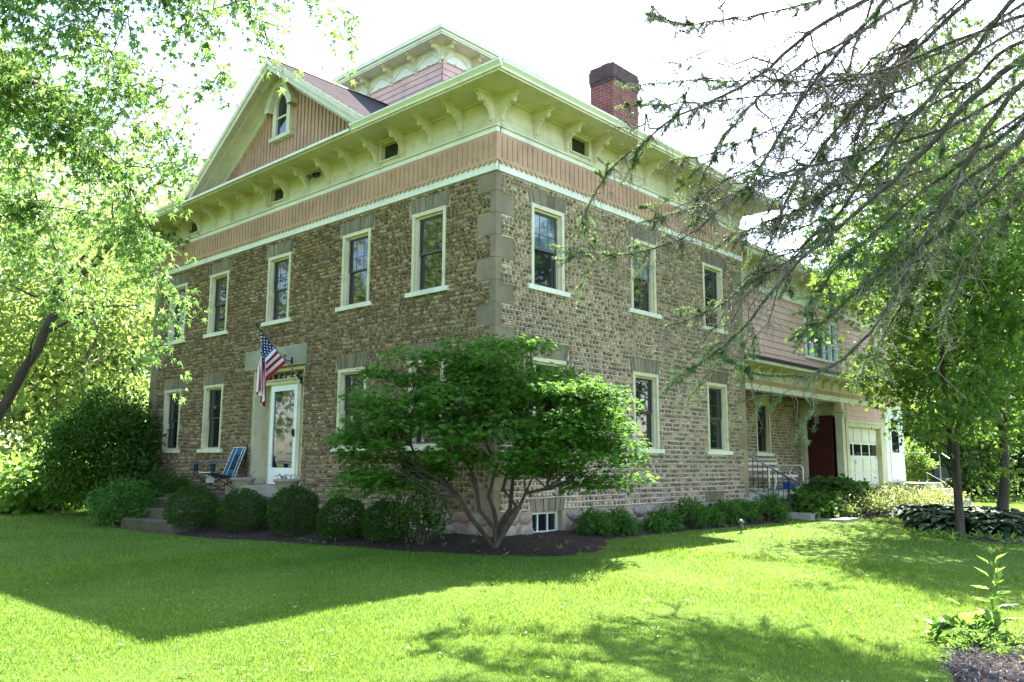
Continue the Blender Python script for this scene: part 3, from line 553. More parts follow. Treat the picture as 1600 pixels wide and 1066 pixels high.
bs_ = [.07] + [.07 + .85*k for k in range(1, 10)] + [8.22]
for u in bf: mb = MB(); bracket(mb, front, u, 6.69, 1., .075, .86); child('bracket', mb, M['cream'], H)
for u in bs_: mb = MB(); bracket(mb, side, u, 6.69, 1., .075, .86); child('bracket', mb, M['cream'], H)
mb = MB(); o = .66
mb.box(-L - o, o, -o, .02, 7.166, 7.20); mb.box(-.02, o, .02, D + o, 7.166, 7.20); mb.box(-L - o, -L + .02, .02, D + o, 7.166, 7.20); mb.box(-L + .02, -.02, D, D + o, 7.166, 7.20)
mb.box(-L - o - .02, o + .02, -o - .02, -o, 7.150, 7.215); mb.box(o, o + .02, -o, D + o, 7.150, 7.215)
child('soffit', mb, M['cream'], H)
def gutter(mb, a, b, W, z=7.20):      # K-profile run from u=a to u=b
    prof = [(o + .021, z - .01), (o + .05, z - .015), (o + .055, z + .02), (o + .085, z + .055), (o + .10, z + .07), (o + .10, z + .105), (o + .021, z + .105)]
    A = np.array([W(a, zz, d) for d, zz in prof]); mb.prism(A, np.array(W(b, z, 0)) - np.array(W(a, z, 0)))
for a_, b_, W in ((-3.05, o + .10, front), (-L - o - .1, -9.62, front), (-o + .001, D + o, side)): mb = MB(); gutter(mb, a_, b_, W); child('gutter', mb, M['gutter'], H)
mb = MB(); mb.box(-L - o - .12, -L - o, -o + .002, D + o, 7.2, 7.30); child('gutter', mb, M['gutter'], H)
mb = MB(); e = .76; zt = 7.31
a = [(-L - e, -e, zt), (e, -e, zt), (e, D + e, zt), (-L - e, D + e, zt)]; b = [(-8.15, 2.7, 8.5), (-4.35, 2.7, 8.5), (-4.35, 5.7, 8.5), (-8.15, 5.7, 8.5)]
gl_, gr_ = -9.62, -3.06
zz0 = 7.31 + (8.5 - 7.31)*(.05 + e)/(2.7 + e)
lx = lambda x, z: x
mb.add([a[0], (gl_, -e, zt), (gl_, .05, zz0), (-8.15, 2.7, 8.5)], [(0, 1, 2, 3)]); mb.add([(gr_, -e, zt), a[1], (-4.35, 2.7, 8.5), (gr_, .05, zz0)], [(0, 1, 2, 3)]); mb.add([(gl_, .05, zz0), (gr_, .05, zz0), (-4.35, 2.7, 8.5), (-8.15, 2.7, 8.5)], [(0, 1, 2, 3)])
mb.add(a + b, [(1, 2, 6, 5), (2, 3, 7, 6), (3, 0, 4, 7), (4, 5, 6, 7)]); roof = child('roof', mb, M['shingle'], H)
# ------------------------------------------------ front gable
GX, GA, GS = -6.3, 9.72, .672
def gzz(x): return GA - GS*abs(x - GX)
mb = MB(); yw = -.05; g = MB()
mb.prism([(GX - 3.5, yw, 7.21), (GX + 3.5, yw, 7.21), (GX + 3.5, yw, gzz(GX + 3.5) - .1), (GX, yw, GA - .1), (GX - 3.5, yw, gzz(GX - 3.5) - .1)], (0, .08, 0))
x = GX - 3.3
while x < GX + 3.3:
    if not (-6.9 < x < -5.98): g.box(x - .022, x + .022, yw - .022, yw + .01, 7.215, gzz(x) - .12)
    else: g.box(x - .022, x + .022, yw - .022, yw + .01, 9.3, gzz(x) - .12); g.box(x - .022, x + .022, yw - .022, yw + .01, 7.215, 8.07)
    x += .132
gw = child('gable_wall', mb, M['salmon'], H); child('battens', g, M['salmon_dark'], gw)
mb = MB()
for s in (-1, 1):
    e0, e1 = (GX, GA), (GX + s*3.52, GA - GS*3.52)
    mb.prism([(e0[0], -.60, e0[1]), (e1[0], -.60, e1[1]), (e1[0], -.60, e1[1] + .06), (e0[0], -.60, e0[1] + .06)], (0, 3.4, 0))
groof = child('gable_roof', mb, M['shingle'], H)
mb = MB(); cap = MB(); cap.prism([(GX - .1, -.6, GA + .02), (GX + .1, -.6, GA + .02), (GX, -.6, GA + .10)], (0, 3.3, 0)); child('ridge_cap', cap, paint('ridge_black', (.03, .03, .032)), groof)
for s in (-1, 1):
    def sl(a, b, y0, y1, z0, z1):
        p = [(GX + s*a, y0, GA - GS*a + z0), (GX + s*b, y0, GA - GS*b + z0), (GX + s*b, y0, GA - GS*b + z1), (GX + s*a, y0, GA - GS*a + z1)]; mb.prism(p, (0, y1 - y0, 0))
    sl(0, 3.5, -.585, -.555, -.20, -.004); sl(0, 3.52, -.615, -.585, -.085, .05)      # rake board and its crown
    sl(0, 3.45, -.555, -.06, -.075, -.005)                               # rake soffit
    sl(0, 3.4, -.17, -.052, -.20, -.076); sl(0, 3.35, -.105, -.052, -.36, -.20); sl(0, 3.5, -.40, -.34, -.13, -.076)
child('gable_trim', mb, M['cream'], H)
mb = MB(); mb.box(-9.6, -3.08, -.72, -.05, 7.201, 7.222); mb.box(-9.6, -3.08, -.735, -.70, 7.185, 7.235); child('cornice_ledge', mb, M['trim_white'], H)
# arched gable window under its pointed hood
mb = MB(); gxc = -6.42; yb = -.13
arch = [(gxc - .26, 8.2)] + [(gxc + .26*math.cos(R(a)), 8.95 + .22*math.sin(R(a))) for a in range(180, -1, -20)][0:] + [(gxc + .26, 8.2)]
outer = [(gxc - .36, 8.12), (gxc - .36, 8.85), (gxc - .40, 8.93), (gxc - .20, 9.30), (gxc + .20, 9.30), (gxc + .40, 8.93), (gxc + .36, 8.85), (gxc + .36, 8.12)]
def strip(mb, inn, out, d0, d1, W=front):
    n = len(inn)
    A = [W(*p, d1) for p in inn]; B = [W(*p, d1) for p in out]; A0 = [W(*p, d0) for p in inn]; B0 = [W(*p, d0) for p in out]
    mb.add(A + B + A0 + B0, [(i, i+1, n+i+1, n+i) for i in range(n-1)] + [(i+1, i, 2*n+i, 2*n+i+1) for i in range(n-1)] + [(n+i, n+i+1, 3*n+i+1, 3*n+i) for i in range(n-1)])
def resample(P, n):
    P = np.array(P); s = np.r_[0, np.cumsum(np.linalg.norm(np.diff(P, axis=0), axis=1))]; t = np.linspace(0, s[-1], n); return [(np.interp(x, s, P[:, 0]), np.interp(x, s, P[:, 1])) for x in t]
inn = [(gxc - .21, 8.2)] + [(gxc - .21*math.cos(R(a)), 8.92 + .24*math.sin(R(a))) for a in range(0, 181, 18)] + [(gxc + .21, 8.2)]
out = [(gxc - .34, 8.2)] + [(gxc - .34, 8.80), (gxc - .34, 8.92), (gxc - .33, 9.05), (gxc - .24, 9.18), (gxc - .12, 9.24), (gxc, 9.25), (gxc + .12, 9.24), (gxc + .24, 9.18), (gxc + .33, 9.05), (gxc + .34, 8.92), (gxc + .34, 8.80)] [:11] + [(gxc + .34, 8.2)]
strip(mb, inn, out, .05, .13); wbox(mb, front, gxc - .42, gxc + .42, 8.12, 8.20, .05, .16)
hood = [(gxc - .53, 8.78), (gxc - .53, 8.88), (gxc - .20, 9.43), (gxc + .20, 9.43), (gxc + .53, 8.88), (gxc + .53, 8.78)]; hin = [(gxc - .36, 8.78), (gxc - .36, 8.85), (gxc - .14, 9.27), (gxc + .14, 9.27), (gxc + .36, 8.85), (gxc + .36, 8.78)]
strip(mb, hin, hood, .05, .24); wbox(mb, front, gxc - .21, gxc + .21, 8.62, 8.66, .06, .10)
gwin = child('gable_window', mb, M['cream'], H)
mb = MB(); wprism(mb, front, [(gxc - .22, 8.19)] + [(gxc - .22*math.cos(R(a)), 8.92 + .25*math.sin(R(a))) for a in range(0, 181, 18)] + [(gxc + .22, 8.19)], .06, .075); child('pane', mb, M['glass'], gwin)
# ------------------------------------------------ cupola
def clap(mb, W, u0, u1, z0, z1, ex, holes=()):
    z = z0
    while z < z1 - .02:
        zt_ = min(z + ex, z1); zm = (z + zt_)/2; e = u0
        for h in sorted(h for h in holes if h[2] < zt_ - .02 and h[3] > z + .02) + [(u1, u1, 0, 0)]:
            if h[0] > e + .01: mb.add([W(e, z, .022), W(h[0], z, .022), W(h[0], zt_, .004), W(e, zt_, .004), W(e, z, -.005), W(h[0], z, -.005)], [(0, 1, 2, 3), (4, 5, 1, 0)])
            e = max(e, h[1])
        z = zt_
cu0, cu1, cv0, cv1 = -8.0, -4.4, 2.75, 5.6
mb = MB(); mb.box(cu0 + .01, cu1 - .01, cv0 + .01, cv1 - .01, 7.6, 10.3); clap(mb, cupf, cu0, cu1, 8.2, 10.36, .15); clap(mb, cups, cv0, cv1, 8.2, 10.36, .15)
cup = child('cupola', mb, M['pink'], H)
mb = MB(); mb.box(cu0 - .03, cu1 + .03, cv0 - .03, cv1 + .03, 10.35, 10.70)
def archstrip(mb, W, a, b):
    w_ = b - a; P = [(a + .07, 10.37), (a + w_*.38, 10.57), (a + w_*.62, 10.57), (b - .07, 10.37)]
    for p, q in zip(P, P[1:]): mb.tube([W(*p, .04), W(*q, .04)], .017, 4)
for k in range(4): archstrip(mb, cupf, cu0 + .9*k, cu0 + .9*(k+1)); 
for k in range(3): archstrip(mb, cups, cv0 + .95*k, cv0 + .95*(k+1))
for W, a, b in ((cupf, cu0, cu1), (cups, cv0, cv1)):
    n = 8
    for k in range(n): x0 = a + (b - a)*k/n; x1 = a + (b - a)*(k+1)/n; wprism(mb, W, [(x0, 10.355), (x0 + .06, 10.32), (x1 - .06, 10.32), (x1, 10.355)], .024, .034)
child('cupola_frieze', mb, M['trim_white'], cup)
for W, us in ((cupf, [cu1 - .05, cu1 - .9, cu1 - 1.8, cu1 - 2.7, cu0 + .05]), (cups, [cv0 + .05, cv0 + .95, cv0 + 1.9, cv1 - .05])):
    for u in us: mb = MB(); bracket(mb, W, u, 10.29, .86, .075, .80); child('cupola_bracket', mb, M['cream'], cup)
mb = MB(); co = .40; mb.box(cu0 - co, cu1 + co, cv0 - co, cv1 + co, 10.70, 10.735); child('cupola_soffit', mb, M['trim_white'], cup)
mb = MB(); mb.box(cu0 - co - .02, cu1 + co + .02, cv0 - co - .02, cv1 + co + .02, 10.735, 10.80); mb.box(cu0 - co - .06, cu1 + co + .06, cv0 - co - .06, cv1 + co + .06, 10.80, 10.88); child('cupola_gutter', mb, M['gutter'], cup)
mb = MB(); q = co + .07; a = [(cu0 - q, cv0 - q, 10.885), (cu1 + q, cv0 - q, 10.885), (cu1 + q, cv1 + q, 10.885), (cu0 - q, cv1 + q, 10.885)]
mb.add(a + [(-7, 4.17, 11.15), (-5.4, 4.17, 11.15)], [(0, 1, 5, 4), (2, 3, 4, 5)]); mb.add([a[1], a[2], (-5.4, 4.17, 11.15), a[3], a[0], (-7, 4.17, 11.15)], [(0, 1, 2), (3, 4, 5)]); child('cupola_roof', mb, M['shingle'], cup)
# chimney
mb = MB(); mb.box(-2.74, -2.06, 6.18, 7.24, 7.4, 10.34); chm = child('chimney', mb, M['brick'], H)
mb = MB(); mb.box(-2.755, -2.045, 6.165, 7.255, 10.34, 10.42); mb.box(-2.77, -2.03, 6.15, 7.27, 10.42, 10.70); mb.box(-2.75, -2.05, 6.17, 7.25, 10.70, 10.79); child('chimney_cap', mb, M['brick_soot'], chm)
mb = MB(); mb.box(-2.50, -2.28, 6.3, 6.55, 10.79, 10.90); child('flue_tile', mb, paint('clay_flue', (.55, .36, .24)), chm)
# ------------------------------------------------ rear wing
YE = 20.4
mb = MB(); wh = (12.78, 14.98, 4.06, 5.28)
holes_sheet(mb, wingw, D + .016, YE, 3.55, 5.5, [wh], 0, .1); clap(mb, wingw, D + .016, YE, 3.8, 5.50, .165, [wh]); mb.box(-8, -.5, YE - .02, YE, -.2, 6.2); mb.box(-8, -7.98, D, YE, -.2, 6.2)
child('wing_siding', mb, M['pink'], H)
mb = MB(); wbox(mb, wingw, D + .016, YE, 5.50, 5.62, -.02, .045); child('wing_trim', mb, M['trim_white'], H)
mb = MB(); wbox(mb, wingw, D + .016, YE, 5.62, 6.20, -.02, .025); wbox(mb, wingw, D + .016, YE + .5, 6.19, 6.22, -.02, .5); child('wing_frieze', mb, M['cream'], H)
k = 8.9
while k < YE: mb = MB(); bracket(mb, wingw, k, 5.70, 1.08, .10); child('wing_bracket', mb, M['cream'], H); k += .75
mb = MB(); wbox(mb, wingw, D + .016, YE + .55, 6.22, 6.32, .46, .52); wbox(mb, wingw, D + .016, YE + .55, 6.30, 6.37, .46, .58); child('wing_gutter', mb, M['gutter'], H)
mb = MB(); mb.quad((.14, D + .016, 6.37), (.14, YE + .6, 6.37), (-4, YE - 3, 7.3), (-4, D + .016, 7.3)); mb.quad((-8.4, D, 6.37), (-8.4, YE + .6, 6.37), (-4, YE - 3, 7.3), (-4, D, 7.3)); mb.add([(.14, YE + .6, 6.37), (-8.4, YE + .6, 6.37), (-4, YE - 3, 7.3)], [(0, 1, 2)]); child('wing_roof', mb, M['shingle'], H)
# picture window with casements
mb = MB(); a, b, z0, z1 = wh
for x in (a, a + .42, b - .49, b - .07): wbox(mb, wingw, x, x + .07, z0, z1, -.06, .05)
wbox(mb, wingw, a + .07, b - .07, z1 - .07, z1, -.06, .048); wbox(mb, wingw, a + .07, b - .07, z0, z0 + .07, -.06, .048)
for x in (a + .07, b - .42): wbox(mb, wingw, x, x + .35, 4.58, 4.63, -.05, .03); wbox(mb, wingw, x, x + .35, 4.50, 4.53, -.05, .03)
wbox(mb, wingw, 14.1, 14.15, z0 + .07, z1 - .07, -.05, .02)
win = child('picture_window', mb, M['white'], H); mb = MB(); wbox(mb, wingw, a + .03, b - .03, z0 + .03, z1 - .03, -.05, -.04); child('pane', mb, M['glass_pale'], win)
# pent roof over the porch and garage
mb = MB(); X0, X1 = -.45, .12
mb.add([(X0, D + .016, 3.86), (X1, D + .016, 3.66), (X1, YE, 3.66), (X0, YE, 3.86), (X0, D + .016, 3.80), (X1, D + .016, 3.60), (X1, YE, 3.60), (X0, YE, 3.80)], [(0, 1, 2, 3), (7, 6, 5, 4), (0, 4, 5, 1), (1, 5, 6, 2), (2, 6, 7, 3)]); child('pent_roof', mb, M['shingle'], H)
mb = MB(); wbox(mb, wingw, D + .016, YE, 3.53, 3.62, .52, .56); wbox(mb, wingw, D + .016, YE, 3.53, 3.56, 0, .52); wbox(mb, wingw, D + .016, YE, 3.22, 3.56, -.2, .02); child('pent_frieze', mb, M['cream'], H)
k = 8.9
while k < YE: mb = MB(); bracket(mb, wingw, k, 3.27, .62, .09); child('pent_bracket', mb, M['cream'], H); k += .62
mb = MB(); wbox(mb, wingw, D + .016, YE, 3.10, 3.22, -.2, .045); child('pent_band', mb, M['salmon'], H)
mb = MB(); wbox(mb, wingw, D + .016, YE, 2.96, 3.10, -.2, .06); child('porch_beam', mb, M['trim_white'], H)
mb = MB(); mb.box(-1.8, -.65, D, 15.3, 3.08, 3.12); child('porch_ceiling', mb, M['wood_ceiling'], H)
mb = MB(); pw = (12.42, 13.30, 1.38, 2.92); holes_sheet(mb, porchw, D, 15.3, .2, 3.1, [pw]); cobble(mb, porchw, D, 15.3, .48, 3.08, [(pw[0], pw[1], pw[2], 3.1)], rng, .086, .098, -.2, .018, .60, .040); child('porch_wall', mb, [M['mortar_pale'], M['cobble_side_lit']], H, [1]); window(porchw, 12.86, 1.38, 2.92)
mb = MB(); mb.box(-1.9, -.28, D + .02, 15.3, .18, .48); mb.box(-.28, .05, 8.7, 10.4, .1, .32); child('porch_floor', mb, M['concrete'], H)
mb = MB(); holes_sheet(mb, doorw, -1.8, -.45, .3, 3.1, [(-1.56, -.68, .48, 2.6)], 0, .12)
for x0, x1, z0, z1 in ((-1.66, -1.56, .48, 2.6), (-.68, -.58, .48, 2.6), (-1.66, -.58, 2.6, 2.7)): wbox(mb, doorw, x0, x1, z0, z1, -.02, .03)
wbox(mb, doorw, -1.8, -.45, 2.82, 2.87, 0, .04); pdw = child('porch_door_surround', mb, M['cream'], H)
mb = MB(); an = R(14); P0 = Vector((-1.54, 15.27, 0)); dv = Vector((math.cos(an), -math.sin(an), 0)); nv = Vector((math.sin(an), math.cos(an), 0))*.045
q = [P0 + Vector((0, 0, .49)), P0 + dv*.86 + Vector((0, 0, .49)), P0 + dv*.86 + Vector((0, 0, 2.58)), P0 + Vector((0, 0, 2.58))]; mb.prism([tuple(p) for p in q], tuple(nv))
pd = child('porch_door', mb, M['reddoor'], H, label='dark red door standing slightly ajar'); mb = MB(); kp = P0 + dv*.79 + Vector((0, 0, 1.5)); mb.lathe((kp.x - .01, kp.y - .04, kp.z - .03), [(.001, 0), (.03, .01), (.035, .03), (.03, .05), (.001, .06)], 10); child('knob', mb, M['black'], pd)
# pillar
mb = MB(); mb.box(-.66, -.38, 15.05, 15.36, .42, .62); mb.box(-.62, -.42, 15.1, 15.31, .62, 2.55)
for z, e in ((2.55, .03), (2.60, .07), (2.66, .11)): mb.box(-.62 - e, -.42 + e, 15.1 - e, 15.31 + e, z, z + .05)
mb.box(-.62, -.42, 15.1, 15.31, 2.71, 2.96); child('porch_pillar', mb, M['cream'], H)
# garage front
gy0, gy1, gz1 = 15.60, 18.25, 2.28
mb = MB(); clap(mb, wingw, 15.5, 18.72, 2.45, 2.97, .15); wbox(mb, wingw, 15.4, 18.72, 2.40, 2.97, -.04, .0); child('garage_siding', mb, M['pink'], H)
mb = MB(); wbox(mb, wingw, 15.4, gy0, -.05, 2.40, -.16, .03); wbox(mb, wingw, gy1, 18.72, -.05, 2.40, -.16, .03); wbox(mb, wingw, gy0, gy1, gz1, 2.40, -.16, .032); wbox(mb, wingw, 15.36, 18.74, 2.40, 2.47, -.05, .06); child('garage_frame', mb, M['cream'], H)
mb = MB(); dd = -.13; wbox(mb, wingw, gy0, gy1, .0, gz1, dd - .04, dd)
nz, ny = 5, 4; hz = gz1/nz; wy = (gy1 - gy0)/ny
for r_ in range(nz):
    for c in range(ny):
        if r_ == 3: 
            y0, y1, z0, z1 = gy0 + c*wy + .04, gy0 + (c+1)*wy - .04, r_*hz + .04, (r_+1)*hz - .04
            continue
        y0, y1, z0, z1 = gy0 + c*wy + .035, gy0 + (c+1)*wy - .035, r_*hz + .035, (r_+1)*hz - .035
        wbox(mb, wingw, y0, y1, z0, z1, dd, dd + .028)
for z in np.arange(1, nz)*hz: wbox(mb, wingw, gy0, gy1, z - .006, z + .006, dd, dd + .002)
gd = child('garage_door', mb, M['door_cream'], H); mb = MB()
for c in range(ny): wbox(mb, wingw, gy0 + c*wy + .05, gy0 + (c+1)*wy - .05, 3*hz + .06, 4*hz - .06, dd, dd + .006)
child('pane', mb, M['glass'], gd)
mb = MB(); mb.rod(wingw(gy0 + .75, 1.16, dd + .03), wingw(gy0 + .75, 1.28, dd + .03), .012); mb.box(-.45 + dd, -.45 + dd + .03, gy0 + .73, gy0 + .77, 1.2, 1.24); child('handle', mb, M['black'], gd)
# white back door with its panel
mb = MB(); wbox(mb, wingw, 18.72, YE, -.1, .62, -.1, .0); wbox(mb, wingw, 18.72, YE, .62, 3.0, -.1, .03); wbox(mb, wingw, 19.0, 19.95, .68, 2.72, .03, .06)
wd = child('back_door', mb, M['white'], H); mb = MB(); wbox(mb, wingw, 19.14, 19.8, 1.55, 2.25, .06, .066); wbox(mb, wingw, 19.14, 19.8, 2.29, 2.62, .06, .066); child('pane', mb, M['glass'], wd)
mb = MB(); wbox(mb, wingw, 19.85, 19.92, 1.78, 1.88, .06, .12); child('handle', mb, M['black'], wd)
mb = MB(); wbox(mb, wingw, 15.2, YE, -.3, .45, -.3, -.2); mb.box(-.55, -.30, 8.4, 15.2, -.3, .18); child('wing_foundation', mb, M['concrete'], H)
# ---------------------------------------------------------------- the ground
def axis(lo, hi, fine0, fine1, st):
    a = list(np.arange(fine0, fine1 + .01, st)); g = st; x = fine0
    while x > lo: g *= 1.35; x -= g; a.insert(0, x)
    g = st; x = fine1
    while x < hi: g *= 1.35; x += g; a.append(x)
    return np.array(a)
xs, ys = axis(-400, 400, -30, 16, .6), axis(-400, 400, -14, 40, .6)
GXX, GYY = np.meshgrid(xs, ys); GZ = ground(GXX, GYY)
ins = (GXX > -12.) & (GXX < -.35) & (GYY > .3) & (GYY < 8.) | (GXX > -7.7) & (GXX < -.8) & (GYY > 8) & (GYY < 20)
GZ = np.where(ins, -.35, GZ)
mb = MB(); nx = len(xs); V = np.stack([GXX.ravel(), GYY.ravel(), GZ.ravel()], 1)
mb.add(V, [(j*nx + i, j*nx + i + 1, (j+1)*nx + i + 1, (j+1)*nx + i) for j in range(len(ys)-1) for i in range(nx-1)])
lawn = mb.build('lawn', M['lawn'], None, True); tag(lawn, kind='structure')
def poly_in(P, x, y):
    P = np.asarray(P); r = np.zeros(len(x), bool); j = len(P) - 1
    for i in range(len(P)):
        xi, yi, xj, yj = *P[i], *P[j]; c = ((yi > y) != (yj > y)) & (x < (xj - xi)*(y - yi)/(yj - yi + 1e-12) + xi); r ^= c; j = i
    return r
def smooth_poly(P, it=2):
    P = np.array(P, float)
    for _ in range(it): Q = np.roll(P, -1, 0); P = np.stack([.75*P + .25*Q, .25*P + .75*Q], 1).reshape(-1, 2)
    return P
BEDS = {}
def bed(name, pts, lift, n_chip, seed, chipmat, csize=.03):
    P = smooth_poly(pts); BEDS[name] = P; rng = np.random.default_rng(seed)
    c = P.mean(0); mb = MB(); rings = [1., .9, .75, .5, .2, .0]; n = len(P); V = []
    for k, s in enumerate(rings):
        Q = c + (P - c)*s; z = ground(Q[:, 0], Q[:, 1]) + (lift*(min(1, k*.6)) + (.004 if k else -.03)); V.append(np.c_[Q, z + rng.normal(size=n)*.008])
    mb.add(np.concatenate(V), [(k*n + i, k*n + (i+1) % n, (k+1)*n + (i+1) % n, (k+1)*n + i) for k in range(5) for i in range(n)])
    o = mb.build('mulch_bed', M['mulch'], None, True); tag(o, kind='structure')
    lo, hi = P.min(0), P.max(0); q = rng.uniform(lo, hi, (n_chip*3, 2)); q = q[poly_in(P, q[:, 0], q[:, 1])][:n_chip]
    q = c + (q - c)*1.01; z = ground(q[:, 0], q[:, 1]) + lift + .01 + rng.random(len(q))*.015
    cm = MB(); leaves(cm, np.c_[q, z], rand_dirs(rng, len(q), 0, .3), rand_dirs(rng, len(q), 1.2), csize*(.6 + 1.2*rng.random(len(q))), 'narrow' if csize > .02 else 'oval'); 
    o = cm.build('mulch_chips', chipmat); tag(o, kind='stuff'); tag(o, 'loose bark chips covering the ' + ('dark mulch bed along the house' if 'house' in name else 'sunny mulch bed at lower right'), 'mulch')
bed('house_bed', [(-10.6, .3), (-10.4, -1.6), (-9.2, -2.35), (-7.6, -2.6), (-5.2, -2.62), (-3.4, -2.2), (-1.6, -1.85), (.0, -1.65), (1.2, -1.20), (1.95, -.35), (1.95, .55), (1.25, 1.4), (1.0, 2.6), (1.05, 4.4), (1.2, 6.4), (1.3, 8.3), (.2, 8.4), (-.2, .4), (-6, .3)], .03, 9000, 3, M['chips'])
bed('right_bed', [(6.9, -1.9), (7.02, -2.6), (7.3, -3.2), (8.4, -3.1), (8.7, -1.6), (8.3, -.7), (7.3, -.9)], .03, 5000, 4, M['chips_grey'], .028)
bed('tree_bed', [(1.2, 15.), (2.2, 12.2), (3.2, 9.6), (3.9, 8.0), (5.4, 7.6), (8, 10), (9, 14), (6, 18), (2, 18)], .02, 2500, 5, M['chips'], .05)
bed('porch_bed', [(-.25, 10.5), (.6, 9.9), (1.3, 9.9), (1.75, 10.8), (1.7, 13.5), (1.6, 16), (.6, 17), (-.3, 16)], .02, 1500, 6, M['chips'], .05)
# grass blades
rng = np.random.default_rng(11)
cx, cy = 9.05, -9.41
def blades(n, r0, r1, hgt, wid, seed):
    rng = np.random.default_rng(seed)
    yaw = YAW + (rng.random(n)*2 - 1)*R(36); r = np.exp(rng.uniform(math.log(r0), math.log(r1), n))
    x = cx - np.sin(yaw)*r; y = cy + np.cos(yaw)*r
    ok = ~((x > -12.4) & (x < .05) & (y > -.05) & (y < 8.4)) & ~((x > -9) & (x < .0) & (y > 8) & (y < 20.5)) & ~((x > -8.8) & (x < -4.6) & (y > -1.2) & (y < .1))
    for k, P in BEDS.items(): ok &= ~poly_in(P, x + rng.normal(size=n)*.03, y + rng.normal(size=n)*.03)
    x, y, r = x[ok], y[ok], r[ok]; n = len(x)
    patch = .8 + .35*np.sin(x*1.7 + np.sin(y*1.3)*1.5) * np.sin(y*1.9 + x*.6) + .1*rng.normal(size=n)
    h = hgt*(.55 + .6*rng.random(n))*np.clip(patch, .5, 1.4)*np.clip((r/12)**.25, .85, 1.5); wd = wid*(r/8)**.8*(.7 + .6*rng.random(n))
    a = rng.random(n)*2*math.pi; ln = h*(.25 + .75*rng.random(n)); b = rng.random(n)*2*math.pi
    z = ground(x, y) - .004
    B = np.stack([x, y, z], 1); T = np.stack([np.cos(a)*wd/2, np.sin(a)*wd/2, np.zeros(n)], 1)
    tip = B + np.stack([np.cos(b)*ln, np.sin(b)*ln, h], 1); mid = B + np.stack([np.cos(b)*ln*.3, np.sin(b)*ln*.3, h*.6], 1)
    V = np.stack([B - T, B + T, mid + T*.7, mid - T*.7, tip], 1).reshape(-1, 3); o = np.arange(n)[:, None]*5
    return V, np.concatenate([o + np.array([0, 1, 2]), o + np.array([0, 2, 3]), o + np.array([3, 2, 4])])
mb = MB()
for a in ((230000, 5.6, 13, .048, .0055, 1), (130000, 12, 45, .05, .007, 2)): mb.add(*blades(*a))
o = mb.build('grass', M['grass']); tag(o, 'short bright green mown grass covering the lawn', 'grass', kind='stuff')
rng = np.random.default_rng(17); mb = MB(); n = 2400; yaw = YAW + (rng.random(n)*2 - 1)*R(35); r = np.exp(rng.uniform(math.log(5.6), math.log(26), n)); x = cx - np.sin(yaw)*r; y = cy + np.cos(yaw)*r
ok = ~((x > -12.4) & (x < .6) & (y > -2.6) & (y < 20))
for P in BEDS.values(): ok &= ~poly_in(P, x, y)
x, y = x[ok], y[ok]; cl = np.sin(x*2.1 + 1.3*np.sin(y*1.7))*np.sin(y*2.4 + x) > -.2; x, y = x[cl], y[cl]; n = len(x)
leaves(mb, np.c_[x, y, ground(x, y) + .028 + .02*rng.random(n)], rand_dirs(rng, n, .1, .4), rand_dirs(rng, n, 1.2), .018 + .035*rng.random(n)**2, 'narrow')
t = NT('dry_clippings'); t.col(t.ramp(t.rnd(), [(0, (.20, .24, .06)), (.5, (.34, .32, .14)), (1, (.38, .35, .20))])); t.rough(.8, .2)
o = mb.build('grass_clippings', t.m); tag(o, 'dry pale grass clippings strewn over the mown lawn', 'clippings', kind='stuff')
rng = np.random.default_rng(19); mb = MB()
for k in range(300):      # clover and plantain rosettes
    yw = YAW + (rng.random()*2 - 1)*R(35); r = math.exp(rng.uniform(math.log(5.6), math.log(22))); x = cx - math.sin(yw)*r; y = cy + math.cos(yw)*r
    if -12.4 < x < 1 and -2.6 < y < 20 or any(poly_in(P, np.array([x]), np.array([y]))[0] for P in BEDS.values()): continue
    m = int(rng.integers(5, 11)); a = rng.random(m)*6.283; q = np.stack([x + np.cos(a)*.03, y + np.sin(a)*.03, np.full(m, gz(x, y) + .03)], 1)
    leaves(mb, q, np.stack([np.cos(a), np.sin(a), np.full(m, .35)], 1), rand_dirs(rng, m, 2.), .022 + .024*rng.random(m), 'oval')
o = mb.build('lawn_weeds', M['lf_light']); tag(o, 'small clover and plantain rosettes growing among the lawn grass', 'weeds', kind='stuff')
# flagstone
mb = MB(); mb.box(1.1, 1.75, 9.3, 10.2, -.14, -.055); o = mb.build('flagstone', M['concrete']); tag(o, 'pale flat stepping stone lying at the edge of the lawn before the yellow-green bushes', 'stepping stone')
# ---------------------------------------------------------------- stoop, steps, furniture
rng = np.random.default_rng(21)
def slab(mb, x0, x1, y0, y1, z0, z1, rg, nx=9, ny=5, rough=.012):
    """stone slab with uneven worn faces"""
    xs, ys = np.linspace(x0, x1, nx), np.linspace(y0, y1, ny); X, Y = np.meshgrid(xs, ys); n = nx*ny
    J = rg.normal(size=(2, n, 3))*rough; J[..., 2] *= .5
    T = np.c_[X.ravel(), Y.ravel(), np.full(n, z1)] + J[0]; B = np.c_[X.ravel(), Y.ravel(), np.full(n, z0)] + J[1]*.5
    q = [(j*nx + i, j*nx + i + 1, (j+1)*nx + i + 1, (j+1)*nx + i) for j in range(ny-1) for i in range(nx-1)]
    e = [i for i in range(nx)] + [j*nx + nx - 1 for j in range(1, ny)] + [(ny-1)*nx + i for i in range(nx - 2, -1, -1)] + [j*nx for j in range(ny - 2, 0, -1)]
    mb.add(np.concatenate([T, B]), q + [tuple(n + v for v in f[::-1]) for f in q] + [(e[k], n + e[k], n + e[(k+1) % len(e)], e[(k+1) % len(e)]) for k in range(len(e))])
st = thing('stone_stoop', 'grey stone stoop under the white front door', 'stoop', (-6.7, -.6, 0), world=True)
mb = MB(); slab(mb, -8.7, -4.7, -1.15, -.03, -.1, .47, rng, 14, 5); child('platform', mb, M['step_stone'], st)
